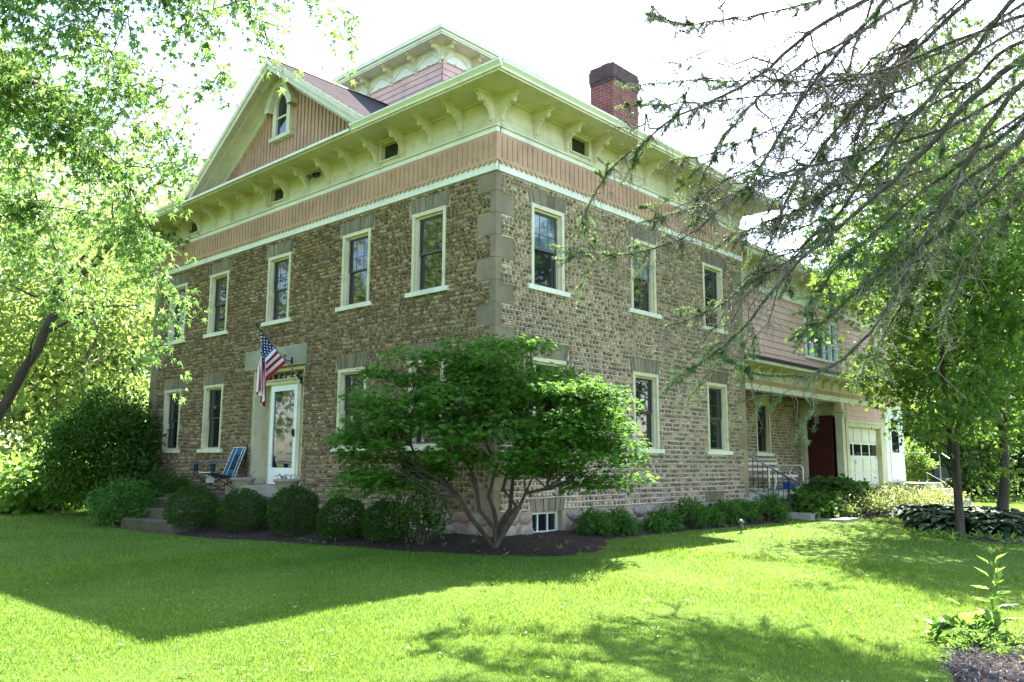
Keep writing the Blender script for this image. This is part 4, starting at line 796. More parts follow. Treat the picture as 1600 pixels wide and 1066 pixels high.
mb = MB(); slab(mb, -7.45, -5.1, -.42, .30, .47, .675, rng, 10, 4, .006); child('threshold', mb, M['concrete'], st)
ss = [(-8.75, -6.6, -1.5, -1.1, .0, .38, 'topmost stone slab of the garden steps, half hidden by a clipped bush'), (-8.1, -6.2, -1.95, -1.45, -.05, .215, 'middle stone slab of the garden steps beside the leafy peony'), (-7.75, -5.6, -2.4, -1.9, -.16, .045, 'lowest stone slab of the garden steps at the edge of the lawn')]
for x0, x1, y0, y1, z0, z1, lb in ss:
    mb = MB(); slab(mb, x0, x1, y0, y1, z0, z1, rng, 12, 5, .014); o = mb.build('stone_step', M['step_stone']); tag(o, lb, 'stone step', 'stone steps up to the stoop')
# urns
def urn(loc, label, dead):
    t = thing('stone_urn', label, 'planter', loc, 'stone urns beside the front door'); mb = MB()
    mb.lathe((0, 0, 0), [(.001, 0), (.13, 0), (.14, .03), (.10, .06), (.10, .09), (.16, .14), (.215, .22), (.225, .29), (.255, .31), (.26, .345), (.225, .35), (.21, .30), (.001, .29)], 24); child('bowl', mb, M['smooth_stone'], t, True)
    mb = MB(); rg = np.random.default_rng(int(abs(loc[0]*10)))
    for k in range(16 if dead else 6):
        a = rg.random()*6.28; r = .15*rg.random(); e = np.array([math.cos(a)*(r + .13), math.sin(a)*(r + .13), .36 + .12*rg.random()]); mb.tube(bend(rg, (math.cos(a)*r, math.sin(a)*r, .28), e, 4, .15, .3), .006, 4)
    child('dead_stems', mb, M['twig'], t); return t
urn((-4.98, -.50, .475), 'round stone urn with dry curled stems, right of the white storm door', True)
urn((-6.95, -.30, .475), 'round stone urn standing behind the blue folding chair', False)
# folding camp chair
ch = thing('camp_chair', 'blue fabric folding camp chair with white piping, standing on the stoop', 'chair', (-7.42, -.62, .475)); ch.rotation_euler.z = R(270)
t = NT('blue_canvas'); t.col(t.ramp(t.noise(30, 3), [(.3, (.02, .075, .15)), (.7, (.035, .12, .22))])); t.rough(.8, .2); M['canvas'] = t.m
t = NT('dark_canvas'); t.col(t.ramp(t.noise(30, 3), [(.3, (.008, .02, .035)), (.7, (.014, .035, .055))])); t.rough(.8, .2); M['canvas_dark'] = t.m
# local: +x is the direction the sitter faces
def sheet(mb, rowpts, th, m=0):
    G = np.array(rowpts); a, b = G.shape[:2]; n = a*b
    N = np.cross(G[1, 1] - G[0, 0], G[0, 1] - G[1, 0]); N = N/np.linalg.norm(N)*th
    q = [(j*b + i, j*b + i + 1, (j+1)*b + i + 1, (j+1)*b + i) for j in range(a-1) for i in range(b-1)]
    e = list(range(b)) + [j*b + b - 1 for j in range(1, a)] + [(a-1)*b + i for i in range(b-2, -1, -1)] + [j*b for j in range(a-2, 0, -1)]
    mb.add(np.concatenate([G.reshape(-1, 3), G.reshape(-1, 3) + N]), q + [tuple(n + v for v in f[::-1]) for f in q] + [(e[k], n + e[k], n + e[(k+1) % len(e)], e[(k+1) % len(e)]) for k in range(len(e))], m)
def grid(f, us, vs): return [[f(u, v) for v in vs] for u in us]
us, vs = np.linspace(0, 1, 7), np.linspace(-1, 1, 9)
seatf = lambda u, v: (.28 - .52*u, v*.27, .46 - .10*u - .05*(1 - v*v)*math.sin(math.pi*min(1, u*.8 + .1)))
backf = lambda u, v: (-.24 - .24*u, v*(.27 - .02*u), .36 + .62*u - .0*v)
backf2 = lambda u, v: (-.24 - .24*u - .05*(1 - v*v), v*(.27 - .02*u), .36 + .62*u)
mb = MB(); sheet(mb, grid(seatf, us, vs), .008); child('seat', mb, M['canvas'], ch, True)
mb = MB(); sheet(mb, grid(backf2, us, np.linspace(-1, 1, 9)), .008); bk = child('backrest', mb, M['canvas'], ch, True)
mb = MB(); sheet(mb, grid(lambda u, v: tuple(np.array(backf2(.25 + .5*u, v*.5)) + np.array((.014, 0, .005))), us, np.linspace(-1, 1, 5)), .006); child('mesh_panel', mb, M['canvas_dark'], bk, True)
mb = MB()
for s in (-1, 1): mb.tube([backf2(u, s) for u in np.linspace(0, 1, 6)], .009, 5); mb.tube([tuple(np.array(backf2(u, s*.5)) + np.array((.02, 0, .005))) for u in np.linspace(0, 1, 6)], .007, 5); mb.tube([tuple(np.array(seatf(u, s*.5)) + np.array((0, 0, .01))) for u in np.linspace(0, 1, 6)], .007, 5)
mb.tube([backf2(1, v) for v in np.linspace(-1, 1, 8)], .009, 5); mb.tube([seatf(0, v) for v in np.linspace(-1, 1, 8)], .009, 5); child('piping', mb, M['trim_white'], bk)
for s in (-1, 1):
    mb = MB(); sheet(mb, grid(lambda u, v: (.38 - .72*u, s*.36 + v*.05, .63 + .07*u), us, np.linspace(-1, 1, 3)), .012); arm = child('armrest', mb, M['canvas'], ch)
    mb = MB(); mb.lathe((.30, s*.36, .47), [(.001, 0), (.045, 0), (.05, .155), (.043, .155), (.04, .01), (.001, .01)], 12); child('cup_holder', mb, M['canvas_dark'], arm)
lg = [((.36, .36, .62), (.30, .34, .02)), ((-.36, .36, .70), (-.42, .30, .02))]
for s in (-1, 1):
    for a, b in ((( .34, s*.36, .62), (.33, s*.36, .36)), ((.33, s*.36, .40), (-.40, s*.30, .015)), ((-.30, s*.30, .34), (.40, s*.32, .015)), ((.30, s*.29, .45), (.38, -s*.30, .015)), ((-.28, s*.29, .36), (-.40, -s*.30, .015)), ((-.50, s*.27, 1.0), (-.38, s*.31, .10))):
        mb = MB(); mb.rod(a, b, .0095, 8); child('leg', mb, M['black'], ch, True)
for x in (.40, -.40):
    for y in (-.31, .31): mb = MB(); mb.lathe((x, y, 0), [(.001, 0), (.028, 0), (.028, .012), (.012, .03), (.001, .03)], 10); child('foot', mb, M['black'], ch)
mb = MB(); mb.box(.08, .24, -.02, .012, .24, .40); child('tag', mb, M['trim_white'], ch)
# flag
fl = thing('flag', 'American flag hanging in folds from an angled pole over the front door', 'flag', (-5.36, -.02, 2.78), world=True)
A0, A1 = np.array((-5.37, -.03, 2.78)), np.array((-5.42, -1.06, 3.78)); pd_ = (A1 - A0)/np.linalg.norm(A1 - A0); PL = np.linalg.norm(A1 - A0)
mb = MB(); mb.tube([A0, A0 + (A1 - A0)*.5, A1], .0125, 8); pole = child('pole', mb, M['wood_grey'], fl, True)
mb = MB(); mb.tube([A1 - pd_*.16, A1], .014, 8); mb.lathe(tuple(A1), [(.001, -.02), (.022, 0), (.024, .02), (.012, .045), (.001, .05)], 10); child('finial', mb, M['black'], pole, True)
mb = MB(); mb.box(-5.41, -5.33, -.035, -.012, 2.70, 2.86); mb.tube([A0 + pd_*(-.02), A0 + pd_*.14], .022, 8); child('bracket', mb, M['black'], fl)
t = NT('flag_red'); t.col(t.mix(t.noise(60), (.30, .012, .02), (.36, .018, .03))); t.rough(.7, .2); FR = t.m
t = NT('flag_white'); t.col(t.mix(t.noise(60), (.66, .66, .68), (.74, .74, .76))); t.rough(.7, .2); FW = t.m
t = NT('flag_blue'); t.col(t.mix(t.noise(60), (.012, .018, .075), (.02, .025, .10))); t.rough(.7, .2); FB = t.m
hst, fly = .80, 1.10; qv = np.array((0, -.70, -.714)); gv = np.array((0, 0, -1.))
def cloth(s, t_):      # s: 0 tip end .. 1 lower end of the hoist, t_: 0 hoist .. 1 fly
    P = A1 - pd_*(.16 + s*hst); Lq = min(t_*fly, .60*s**1.0 + .02); Lg = t_*fly - Lq
    f = min(1., t_*1.6)
    x = .085*f*math.sin(s*11.5 + .6) + .03*f*math.sin(s*23 + t_*4) + .05*t_
    y = .03*f*math.cos(s*12.0) - .03*f
    dr = min(Lg, 1.) 
    return P + qv*Lq + gv*Lg + np.array((x, y, 0))
NS, NTT = 52, 40; Gd = np.array([[cloth(i/NS, j/NTT) for j in range(NTT + 1)] for i in range(NS + 1)]); b = NTT + 1
mb = MB(); mb.add(Gd.reshape(-1, 3), np.zeros((0, 4)), 0)
fs = {0: [], 1: [], 2: []}
for i in range(NS):
    for j in range(NTT):
        m = 2 if (i < NS*7/13 and j < NTT*.4) else (int(i*13/NS) % 2); fs[m].append((i*b + j, i*b + j + 1, (i+1)*b + j + 1, (i+1)*b + j))
for m, f in fs.items(): mb.F.append((np.array(f), m))
def star(s, t_, r):
    c0 = cloth(s, t_); es = cloth(s + .02, t_) - c0; es /= np.linalg.norm(es); et = cloth(s, t_ + .02) - c0; et -= es*(et @ es); et /= np.linalg.norm(et); n = np.cross(es, et)
    for sg in (-1, 1):
        V = [c0 + n*.006*sg]; V += [c0 + n*.006*sg + (r if k % 2 == 0 else r*.4)*(math.cos(k*math.pi/5)*es + math.sin(k*math.pi/5)*et) for k in range(10)]
        mb.add(V, [(0, 1 + k, 1 + (k+1) % 10) for k in range(10)], 1)
for r_ in range(9):
    for c in range(6 if r_ % 2 == 0 else 5): star((r_ + .75)/9.4*7/13, (.035 + (c + (.5 if r_ % 2 else 0))*.064), .022)
child('cloth', mb, [FR, FW, FB], fl, [0, 1, 2])
# scroll hook on the door lintel
mb = MB(); sp_ = [(-5.72 + .0, -.05, 3.20), (-5.72, -.14, 3.18), (-5.70, -.22, 3.22)] + [(-5.69, -.22 - .045*math.sin(a)*(1 - a/9), 3.265 - .045*math.cos(a)*(1 - a/9)) for a in np.linspace(.2, 5.6, 14)]
mb.tube(sp_, .011, 6); mb.box(-5.75, -5.69, -.052, -.034, 3.14, 3.27); o = mb.build('plant_hook', M['black'], None, True); tag(o, 'small black iron scroll hook fixed to the pale door lintel', 'hook')
# twin floodlight under the cornice
fd = thing('floodlight', 'small twin-headed floodlight fixed under the front cornice between two brackets', 'floodlight', (-5.06, -.03, 7.02), world=True)
mb = MB(); mb.lathe((-5.06, -.06, 7.0), [(.001, -.05), (.055, -.05), (.055, .05), (.001, .05)], 12); child('base', mb, M['steel'], fd)
for s in (-1, 1):
    mb = MB(); c = np.array((-5.06 + s*.09, -.12, 6.97)); d = np.array((s*.35, -.75, -.55)); d /= np.linalg.norm(d); mb.tube([c - d*.06, c, c + d*.05, c + d*.10], [.025, .035, .055, .06], 12); mb.rod((-5.06, -.06, 7.0), tuple(c), .012); child('lamp_head', mb, M['black'] if s > 0 else M['steel'], fd, True)
# porch: handrail, glider bench, bin
rl = thing('iron_handrail', 'thin black iron stair rail with balusters beside the porch steps', 'handrail', (.5, 9.1, -.02), world=True)
a, b_ = np.array((-.36, 8.98, 1.39)), np.array((.92, 9.0, .70))
mb = MB(); mb.tube([a, b_], .022, 8); child('rail', mb, metal('worn_rail', (.22, .20, .27), .35, .6), rl, True)
mb = MB(); mb.rod(a + (0, 0, -.82), b_ + (-.2, 0, -.55), .010); child('bottom_rail', mb, M['black'], rl)
for k in range(9):
    p = a + (b_ - a)*(.03 + k*.094); mb = MB(); mb.rod(p, p + np.array((0, 0, -.70 - .08*(k == 0))), .009, 6); child('baluster', mb, M['black'], rl)
p = a + (b_ - a)*.80; mb = MB(); mb.rod(p, (p[0], p[1], -.12), .018, 8); child('post', mb, M['black'], rl)
mb = MB(); slab(mb, .05, 1.15, 8.9, 10.3, -.2, .07, rng, 8, 5, .01); o = mb.build('concrete_step', M['concrete']); tag(o, 'low worn concrete step at the foot of the porch rail', 'step')
gl = thing('glider_bench', 'cream tubular metal porch glider bench behind the iron rail', 'bench', (-1.3, 12.3, .48))   # faces +x, length along y
for y in (-1.05, 1.05):
    mb = MB(); mb.tube([(-.30, y, .02), (.34, y, .02), (.40, y, .07), (.40, y, .58), (.33, y, .64), (-.34, y, .64), (-.40, y, .58), (-.40, y, .07), (-.30, y, .02)], .022, 8); child('side_frame', mb, M['rail_white'], gl, True)
for y in (-.55, .55):
    mb = MB(); mb.tube([(.30, y, .02), (.36, y, .25), (.24, y, .45), (.38, y, .66)], .018, 8); child('brace', mb, M['rail_white'], gl, True)
mb = MB(); mb.box(-.25, .28, -1.0, 1.0, .33, .38); child('seat', mb, M['rail_white'], gl)
mb = MB()
mb.tube([(-.27, -1.03, .42), (-.36, -1.03, .80), (-.36, 1.03, .80), (-.27, 1.03, .42)], .02, 8); mb.box(-.33, -.30, -1.0, 1.0, .50, .56); mb.box(-.36, -.33, -1.0, 1.0, .66, .72); child('backrest', mb, M['rail_white'], gl)
bn_s = .62
bn = thing('storage_bin', 'small blue plastic bin standing under the porch bench', 'bin', (-1.05, 12.75, .48)); bn.scale = (bn_s,)*3; M['blue'] = paint('blue_plastic', (.02, .10, .45), .4)
mb = MB(); mb.add([(-.16, -.2, 0), (.16, -.2, 0), (.16, .2, 0), (-.16, .2, 0), (-.19, -.24, .26), (.19, -.24, .26), (.19, .24, .26), (-.19, .24, .26)], [(0, 3, 2, 1), (0, 1, 5, 4), (1, 2, 6, 5), (2, 3, 7, 6), (3, 0, 4, 7)]); child('tub', mb, M['blue'], bn)
mb = MB(); mb.box(-.205, .205, -.255, .255, .245, .28); child('rim', mb, M['blue'], bn)
# back stoop, rail, grill, propane tank
bs = thing('back_stoop', 'low concrete stoop with stairs below the white back door', 'stoop', (.3, 19.2, -.05), world=True)
mb = MB(); slab(mb, -.42, .72, 18.45, 20.3, -.2, .59, rng, 8, 6, .006); child('landing', mb, M['concrete'], bs)
for k, z in enumerate((.40, .24, .08)): mb = MB(); slab(mb, .72 + k*.28, 1.0 + k*.28, 18.6, 20.2, -.2, z, rng, 4, 6, .005); child('step', mb, M['concrete'], bs)
hr = thing('steel_handrail', 'bare steel handrail running out from the back stoop', 'handrail', (.3, 20.2, .57), world=True)
mb = MB(); mb.tube([(-.4, 20.2, 1.55), (.75, 20.2, 1.55), (1.3, 20.2, 1.16)], .016, 8); child('rail', mb, M['steel'], hr, True)
for x, z0, z1 in ((.72, .56, 1.55), (1.26, .0, 1.18)): mb = MB(); mb.rod((x, 20.2, z0), (x, 20.2, z1), .018); child('post', mb, M['steel'], hr)
mb = MB(); mb.tube([(.75, 18.62, .92), (1.3, 18.62, .60)], .013, 8); mb.rod((.78, 18.62, .40), (.78, 18.62, .90), .012); mb.rod((1.28, 18.62, 0), (1.28, 18.62, .61), .012); o = mb.build('short_handrail', M['steel']); tag(o, 'short low steel handrail on the near edge of the back stoop stairs', 'handrail')
gr = thing('barbecue_grill', 'black covered barbecue grill on the back lawn beside the stoop stairs', 'grill', (.09, 21.9, gz(.09, 21.9))); gr.rotation_euler.z = R(40)
mb = MB(); P = [(-.36, .78), (-.36, .95), (-.30, 1.10), (-.16, 1.17), (.16, 1.17), (.30, 1.10), (.36, .95), (.36, .78)]; mb.prism([(x*.7, -.40, z) for x, z in P], (0, .80, 0)); lid = child('lid', mb, M['black'], gr)
mb = MB(); mb.rod((-.29, -.25, .95), (-.29, .25, .95), .014); child('handle', mb, M['steel'], lid)
mb = MB(); mb.prism([(-.25, -.38, .78), (-.2, -.38, .60), (.2, -.38, .60), (.25, -.38, .78)], (0, .76, 0)); child('firebox', mb, M['black'], gr)
for s in (-1, 1): mb = MB(); mb.box(-.22, .22, s*.42 if s > 0 else -.78, .78 if s > 0 else -.42, .76, .80); child('side_shelf', mb, M['black'], gr)
for x in (-.2, .2):
    for y in (-.34, .34): mb = MB(); mb.box(x - .02, x + .02, y - .02, y + .02, .0, .62); child('leg', mb, M['black'], gr)
mb = MB(); mb.box(-.22, .22, -.36, .36, .14, .17); child('bottom_shelf', mb, M['black'], gr)
for y in (-.38, .38): mb = MB(); mb.prism([(.2 + .09*math.cos(k*math.pi/8), y - .02, .09 + .09*math.sin(k*math.pi/8)) for k in range(16)], (0, .04, 0)); child('wheel', mb, M['black'], gr)
pt = thing('propane_tank', 'white propane cylinder standing right of the black grill', 'gas cylinder', (.68, 21.5, gz(.68, 21.5)))
mb = MB(); mb.lathe((0, 0, 0), [(.001, .03), (.12, .03), (.15, .08), (.155, .28), (.13, .36), (.05, .40), (.001, .40)], 18); child('body', mb, M['white'], pt, True)
mb = MB(); mb.lathe((0, 0, 0), [(.10, .37), (.10, .48), (.09, .48), (.09, .37)], 16); child('collar', mb, M['white'], pt); mb = MB(); mb.lathe((0, 0, 0), [(.13, 0), (.13, .05), (.12, .05), (.12, 0)], 16); child('foot_ring', mb, M['white'], pt); mb = MB(); mb.rod((0, 0, .39), (0, 0, .46), .025); child('valve', mb, M['steel'], pt)
# garden light stub
sb = thing('garden_light', 'small black garden path light standing in the sunny lawn', 'path light', (1.62, 4.82, gz(1.62, 4.82)))
mb = MB(); mb.lathe((0, 0, 0), [(.001, -.05), (.012, -.05), (.012, .10), (.05, .10), (.05, .12), (.042, .13), (.042, .19), (.06, .20), (.03, .24), (.001, .25)], 12); child('lamp', mb, M['bronze'], sb)
# wooden fence at far left
fc = thing('wooden_fence', 'weathered wooden fence post with rails half buried in leaves at far left', 'fence', (-15.6, -1.6, gz(-15.6, -1.6)))
mb = MB(); mb.box(-.08, .08, -.08, .08, -.1, .95); child('post', mb, M['wood_grey'], fc)
for z in (.45, .78):
    mb = MB(); mb.box(.08, 1.5, -.03, .03, z, z + .12); child('rail', mb, M['wood_grey'], fc)
mb = MB(); mb.box(1.5, 1.66, -.08, .08, -.1, .95); child('post', mb, M['wood_grey'], fc)
# ---------------------------------------------------------------- clipped bushes and border plants
DK = M['bark_dark']
def boxwood(label, loc, r, h, seed):
    rng = np.random.default_rng(seed); th = thing('boxwood', label, 'bush', loc, 'clipped boxwoods along the front wall'); n = 5200
    d = rng.normal(size=(n, 3)); d /= np.linalg.norm(d, axis=1)[:, None]; d = d[d[:, 2] > -.75]; n = len(d)
    lump = 1 + .05*np.sin(d[:, 0]*7 + seed) * np.sin(d[:, 1]*6 + 1) + .04*np.sin(d[:, 2]*9 + d[:, 0]*5) - .20*rng.random(n)**2.5 + .03*rng.normal(size=n)
    P = d*lump[:, None]*np.array((r, r, h/2)) + np.array((0, 0, h/2 - .02)); mb = MB(); leaves(mb, P, d*.5 + rng.normal(size=(n, 3))*.6 + np.array((0, 0, .3)), d*.8 + rng.normal(size=(n, 3))*.5, .042*(.6 + .7*rng.random(n)), 'oval')
    tm = MB()
    for k in range(8): q = P[rng.integers(n)]*.9; tm.tube(bend(rng, (0, 0, -.05), q, 5, .05), np.linspace(.014, .004, 5), 5)
    child('stems', tm, DK, th, True); child('foliage', mb, M['lf_box'], th); return th
for k, (x, y, r, h, lb) in enumerate([(-5.72, -1.98, .46, .82, 'round clipped boxwood just right of the stone steps'), (-4.60, -1.6, .41, .76, 'round clipped boxwood below the right edge of the blue camp chair'), (-3.30, -1.42, .42, .82, 'round clipped boxwood right below the stone urn by the storm door'),
        (-2.02, -1.35, .37, .68, 'round clipped boxwood under the ground floor window right of the door'), (-1.15, -1.18, .34, .64, 'round clipped boxwood nearest the spreading maple at the corner'), (-9.35, -1.75, .55, .85, 'round clipped boxwood at the far left of the front bed behind the leafy peony')]):
    boxwood(lb, (x, y, gz(x, y)), r, h, 100 + k)
shrub('low_hedge', 'low dark clipped hedge against the front wall left of the steps', 'hedge', (-9.6, -.75, 0), 109, (1.1, .45, .42), (M['lf_box'], DK), 300, 30, .045, .14, 'oval', None, .7, 5, .42, .9, .06, 0, -.9)
shrub('small_bush', 'small thin upright bush between the last round boxwood and the maple trunks', 'bush', (-.45, -1.05, -.05), 110, (.36, .36, .42), (M['lf_shrub'], DK), 60, 20, .06, .14, 'oval', None, .5, 5, .42)
shrub('peony', 'leafy dark green peony spilling over the left end of the stone steps', 'plant', (-8.45, -2.05, -.12), 111, (.72, .48, .44), (M['lf_peony'], DK), 90, 22, .13, .17, 'narrow', None, .6, 6, .38, .8, .15, .5)
for k, (x, y, r, h, lb) in enumerate([(.50, 1.90, .27, .27, 'low leafy plant just right of the white basement window'), (.62, 2.42, .25, .27, 'second low leafy plant from the basement window in the side bed'), (.70, 3.35, .16, .14, 'small sparse seedling clump in the side bed before the pink boulder'), (.62, 3.85, .24, .24, 'low leafy plant in the side bed below the middle ground floor window'),
        (.62, 4.7, .34, .36, 'largest leafy plant of the side bed, below the middle window'), (.66, 5.35, .24, .22, 'low leafy plant of the side bed leaning right of the largest one'), (.62, 6.2, .28, .30, 'leafy plant before the far basement window of the side wall'), (.62, 6.8, .30, .32, 'leafy plant just right of the far basement window'), (.75, 7.75, .38, .38, 'leafy plant at the far corner of the side wall by the porch rail')]):
    shrub('border_plant', lb, 'plant', (x, y, gz(x, y)), 130 + k, (r*.9, r*.9, h*.7), (M['lf_peony'], DK), int(40 + 160*r), 16, .10, .09, 'narrow', 'leafy plants along the side wall', .5, 4, h*.65, .8, .12, .35)
for k, (x, y, r, h, lb) in enumerate([(.75, 9.9, .5, .45, 'dark leafy bush beside the lower end of the porch rail'), (.35, 12.2, .75, .8, 'broad dark green bush before the porch bench'), (.2, 13.6, .65, .75, 'broad dark green bush below the dark red porch door')]):
    shrub('leafy_bush', lb, 'bush', (x, y, gz(x, y)), 150 + k, (r, r, h*.46), (M['lf_shrub'], DK), int(170*r), 26, .14, .17, 'broad', 'dark bushes before the porch', .55, 6, h*.42, .8, .12, .3)
for k, (x, y, r, h, lb) in enumerate([(1.05, 10.7, .42, .34, 'low yellow-green bush at the left end of the sunny row near the porch steps'), (1.25, 12.0, .62, .58, 'yellow-green bush in the sunny row before the porch pillar'), (1.45, 13.3, .72, .66, 'largest yellow-green bush, before the garage door'), (1.72, 14.6, .62, .56, 'yellow-green bush before the right side of the garage door'), (1.95, 15.9, .62, .58, 'yellow-green bush at the right end of the sunny row by the back stoop')]):
    shrub('spirea', lb, 'bush', (x, y, gz(x, y)), 160 + k, (r, r, h*.52), (M['lf_spirea'], M['twig']), int(120*r), 20, .065, .16, 'oval', 'yellow-green bushes before the garage', .45, 9, h*.52, .9, .25, .1)
# hostas
def hosta(mb, rng, r, n):
    for k in range(n):
        t = (k + .5)/n; a = k*2.399 + rng.normal()*.2; el = R(80 - 70*t**.8); stem = r*(.35 + .45*t)
        d = np.array((math.cos(a), math.sin(a), 0)); b = d*stem*math.cos(el) + np.array((0, 0, stem*math.sin(el)*1.05 + .03))
        leaves(mb, b[None], (d*1. + np.array((0, 0, .35 - .75*t)))[None], (np.array((0, 0, 1.)) + d*.25 + rng.normal(size=3)*.15)[None], np.array([r*(.42 + .18*rng.random())]), 'broad')
HP = [(2.05, 13.6), (2.35, 12.6), (2.85, 11.9), (3.2, 11.0), (3.55, 10.3), (3.85, 9.5), (4.6, 9.5), (4.4, 10.6), (5.1, 10.1), (3.9, 11.6), (3.3, 12.8), (4.7, 12.0), (2.8, 14.3), (4.0, 13.8), (5.4, 11.2), (5.6, 12.8), (3.4, 15.4), (4.8, 14.6)]
hm = []
for s in range(4):
    mb = MB(); hosta(mb, np.random.default_rng(170 + s), .62, 64); hm.append(mb)
protos = []
for k, (x, y) in enumerate(HP):
    lb = 'dark blue-green hosta clump in the shaded bed around the maple trunk'
    if k < 4:
        th = thing('hosta', lb, 'plant', (x, y, gz(x, y)), 'hostas under the right-hand maples'); child('foliage', hm[k], M['lf_hosta'], th, True); protos.append(th)
    else: th = copy_tree(protos[k % 4]); th.location = (x, y, gz(x, y))
    th.rotation_euler.z = k*1.3; s = .8 + .45*((k*37) % 10)/10; th.scale = (s, s, s*.9)
# grassy tufts and seedlings at the bed edge
rng = np.random.default_rng(31); mb = MB()
for k in range(112):
    x, y = rng.uniform(-3, 2), rng.uniform(-2.1, .9)
    if rng.random() < .4: x, y = rng.uniform(3.6, 5.6), rng.uniform(7.6, 8.6)
    if not (poly_in(BEDS['house_bed'], np.array([x]), np.array([y]))[0] or y > 7): continue
    n = rng.integers(3, 8); P = np.tile([x, y, gz(x, y) + .03], (n, 1)); leaves(mb, P, rand_dirs(rng, n, .5), rand_dirs(rng, n, .6), .035 + .06*rng.random(n)*(1 + 2*(y > 7)), 'narrow')
o = mb.build('seedlings', M['lf_light']); tag(o, 'scattered small green seedlings sprouting from the dark mulch', 'weeds', kind='stuff')
# tall weed in the lower right bed
wd_ = thing('tall_weed', 'tall single-stemmed leafy weed standing in the mulch at lower right', 'plant', (7.13, -1.40, gz(7.13, -1.40)))
rng = np.random.default_rng(41); mb = MB(); Pst = bend(rng, (0, 0, 0), (.03, .02, .74), 8, .02); mb.tube(Pst, np.linspace(.011, .005, 8), 6); child('stem', mb, M['lf_light'], wd_, True)
mb = MB()
for k in range(19):
    z = .08 + .035*k; a = k*2.2; d = np.array((math.cos(a), math.sin(a), .0)); n = 3; rr = .20*(1 - .35*k/15)
    for s in (-.5, 0, .5):
        dd = np.array((math.cos(a + s), math.sin(a + s), .25 if k < 11 else .9)); leaves(mb, (np.array((.03*z, .02*z, z)) + d*.03)[None], dd[None], (np.array((0, 0, 1.)) - d*.3)[None], np.array([rr*(1 if s == 0 else .75)]), 'narrow' if k > 6 else 'jm')
child('leaves', mb, M['lf_light'], wd_)
for k, (x, y, r, lb) in enumerate([(6.98, -1.62, .16, 'broad-leaved low weed left of the tall weed at lower right'), (7.5, -1.5, .24, 'low feathery green weed right of the tall weed'), (7.15, -1.95, .20, 'low pale feathery weed in front of the tall weed'), (7.6, -1.0, .24, 'low green weed behind the tall weed at the right edge')]):
    shrub('low_weed', lb, 'plant', (x, y, gz(x, y)), 180 + k, (r, r, r*.5), (M['lf_light'], DK), 26, 22, .05 if k else .10, .09, 'narrow' if k else 'broad', 'low weeds around the tall weed', .4, 3, r*.35)
# ---------------------------------------------------------------- Japanese maple at the corner
jm = thing('japanese_maple', 'wide spreading green maple with several thin trunks at the near corner of the house', 'tree', (.62, -.62, -.05))
rng = np.random.default_rng(51); rt = np.array((.735, .678, 0)); fw = np.array((-.678, .735, 0)); cm, tm = MB(), MB()
tiers = []
for k in range(112):
    u = rng.uniform(-1.95, 1.65); top = 2.95*math.sqrt(max(.05, 1 - ((u + .1)/2.75)**2)); top *= .86 + .18*rng.random(); low = .82 + (.3 if abs(u) < .8 else 0)
    z = low + (top - low)*rng.random()**.75; d = rng.uniform(-1, 1)*.75*math.sqrt(max(0.05, 1 - (u/2.8)**2)) - .25
    tiers.append(rt*u + fw*min(d, .25 + .35*(u < -1)*0) + np.array((0, 0, z)))
tiers += [rt*u + fw*-.3 + np.array((0, 0, z)) for u, z in ((-1.95, 1.3), (-1.85, 1.1), (-1.5, 1.0), (-1.8, 1.7), (-1.2, .95), (1.2, .95), (1.75, 1.1), (1.9, 1.35), (1.6, .98), (1.5, 1.8), (1.75, 1.55), (1.2, 2.3), (-1.7, 2.5), (-1.2, 2.8), (-.4, 2.95), (.5, 2.95), (0, 2.6), (-.8, 2.2), (.8, 2.2), (-.3, 1.8), (.4, 1.7))]
for q in tiers:      # flat sprays that overlap like shingles
    n = 180; a = rng.random(n)*6.283; rr = np.sqrt(rng.random(n))*(.25 + .30*rng.random()); P = q + np.stack([np.cos(a)*rr, np.sin(a)*rr, rng.normal(size=n)*.05 - rr*.22], 1)
    D = np.stack([np.cos(a), np.sin(a), np.full(n, -.35)], 1) + rng.normal(size=(n, 3))*.45; leaves(cm, P, D, rand_dirs(rng, n, 2.0), .088*(.7 + .6*rng.random(n)), 'jm')
base = [bend(rng, (rng.normal()*.06, rng.normal()*.06, 0), rt*e[0] + fw*e[1] + np.array((0, 0, e[2])), 7, .05) for e in ((-1.2, -.3, 1.45), (-.55, -.1, 1.7), (-.15, -.3, 1.8), (.35, -.1, 1.8), (.95, -.3, 1.35), (.7, .0, 1.7))]
for P in base: tm.tube(P, np.linspace(.036, .016, 7), 8)
for q in tiers:
    b = min(base, key=lambda P: np.linalg.norm(P[-1] - q) + .5*abs(P[-1][0] - q[0])); i = 6 if q[2] > 1.5 else int(rng.integers(3, 6)); L_ = bend(rng, b[i], q - np.array((0, 0, .04)), 5, .08, .04); tm.tube(L_, np.linspace(.016, .004, 5), 5)
child('trunk', tm, M['bark_dark'], jm, True); child('crown', cm, M['lf_jm'], jm)
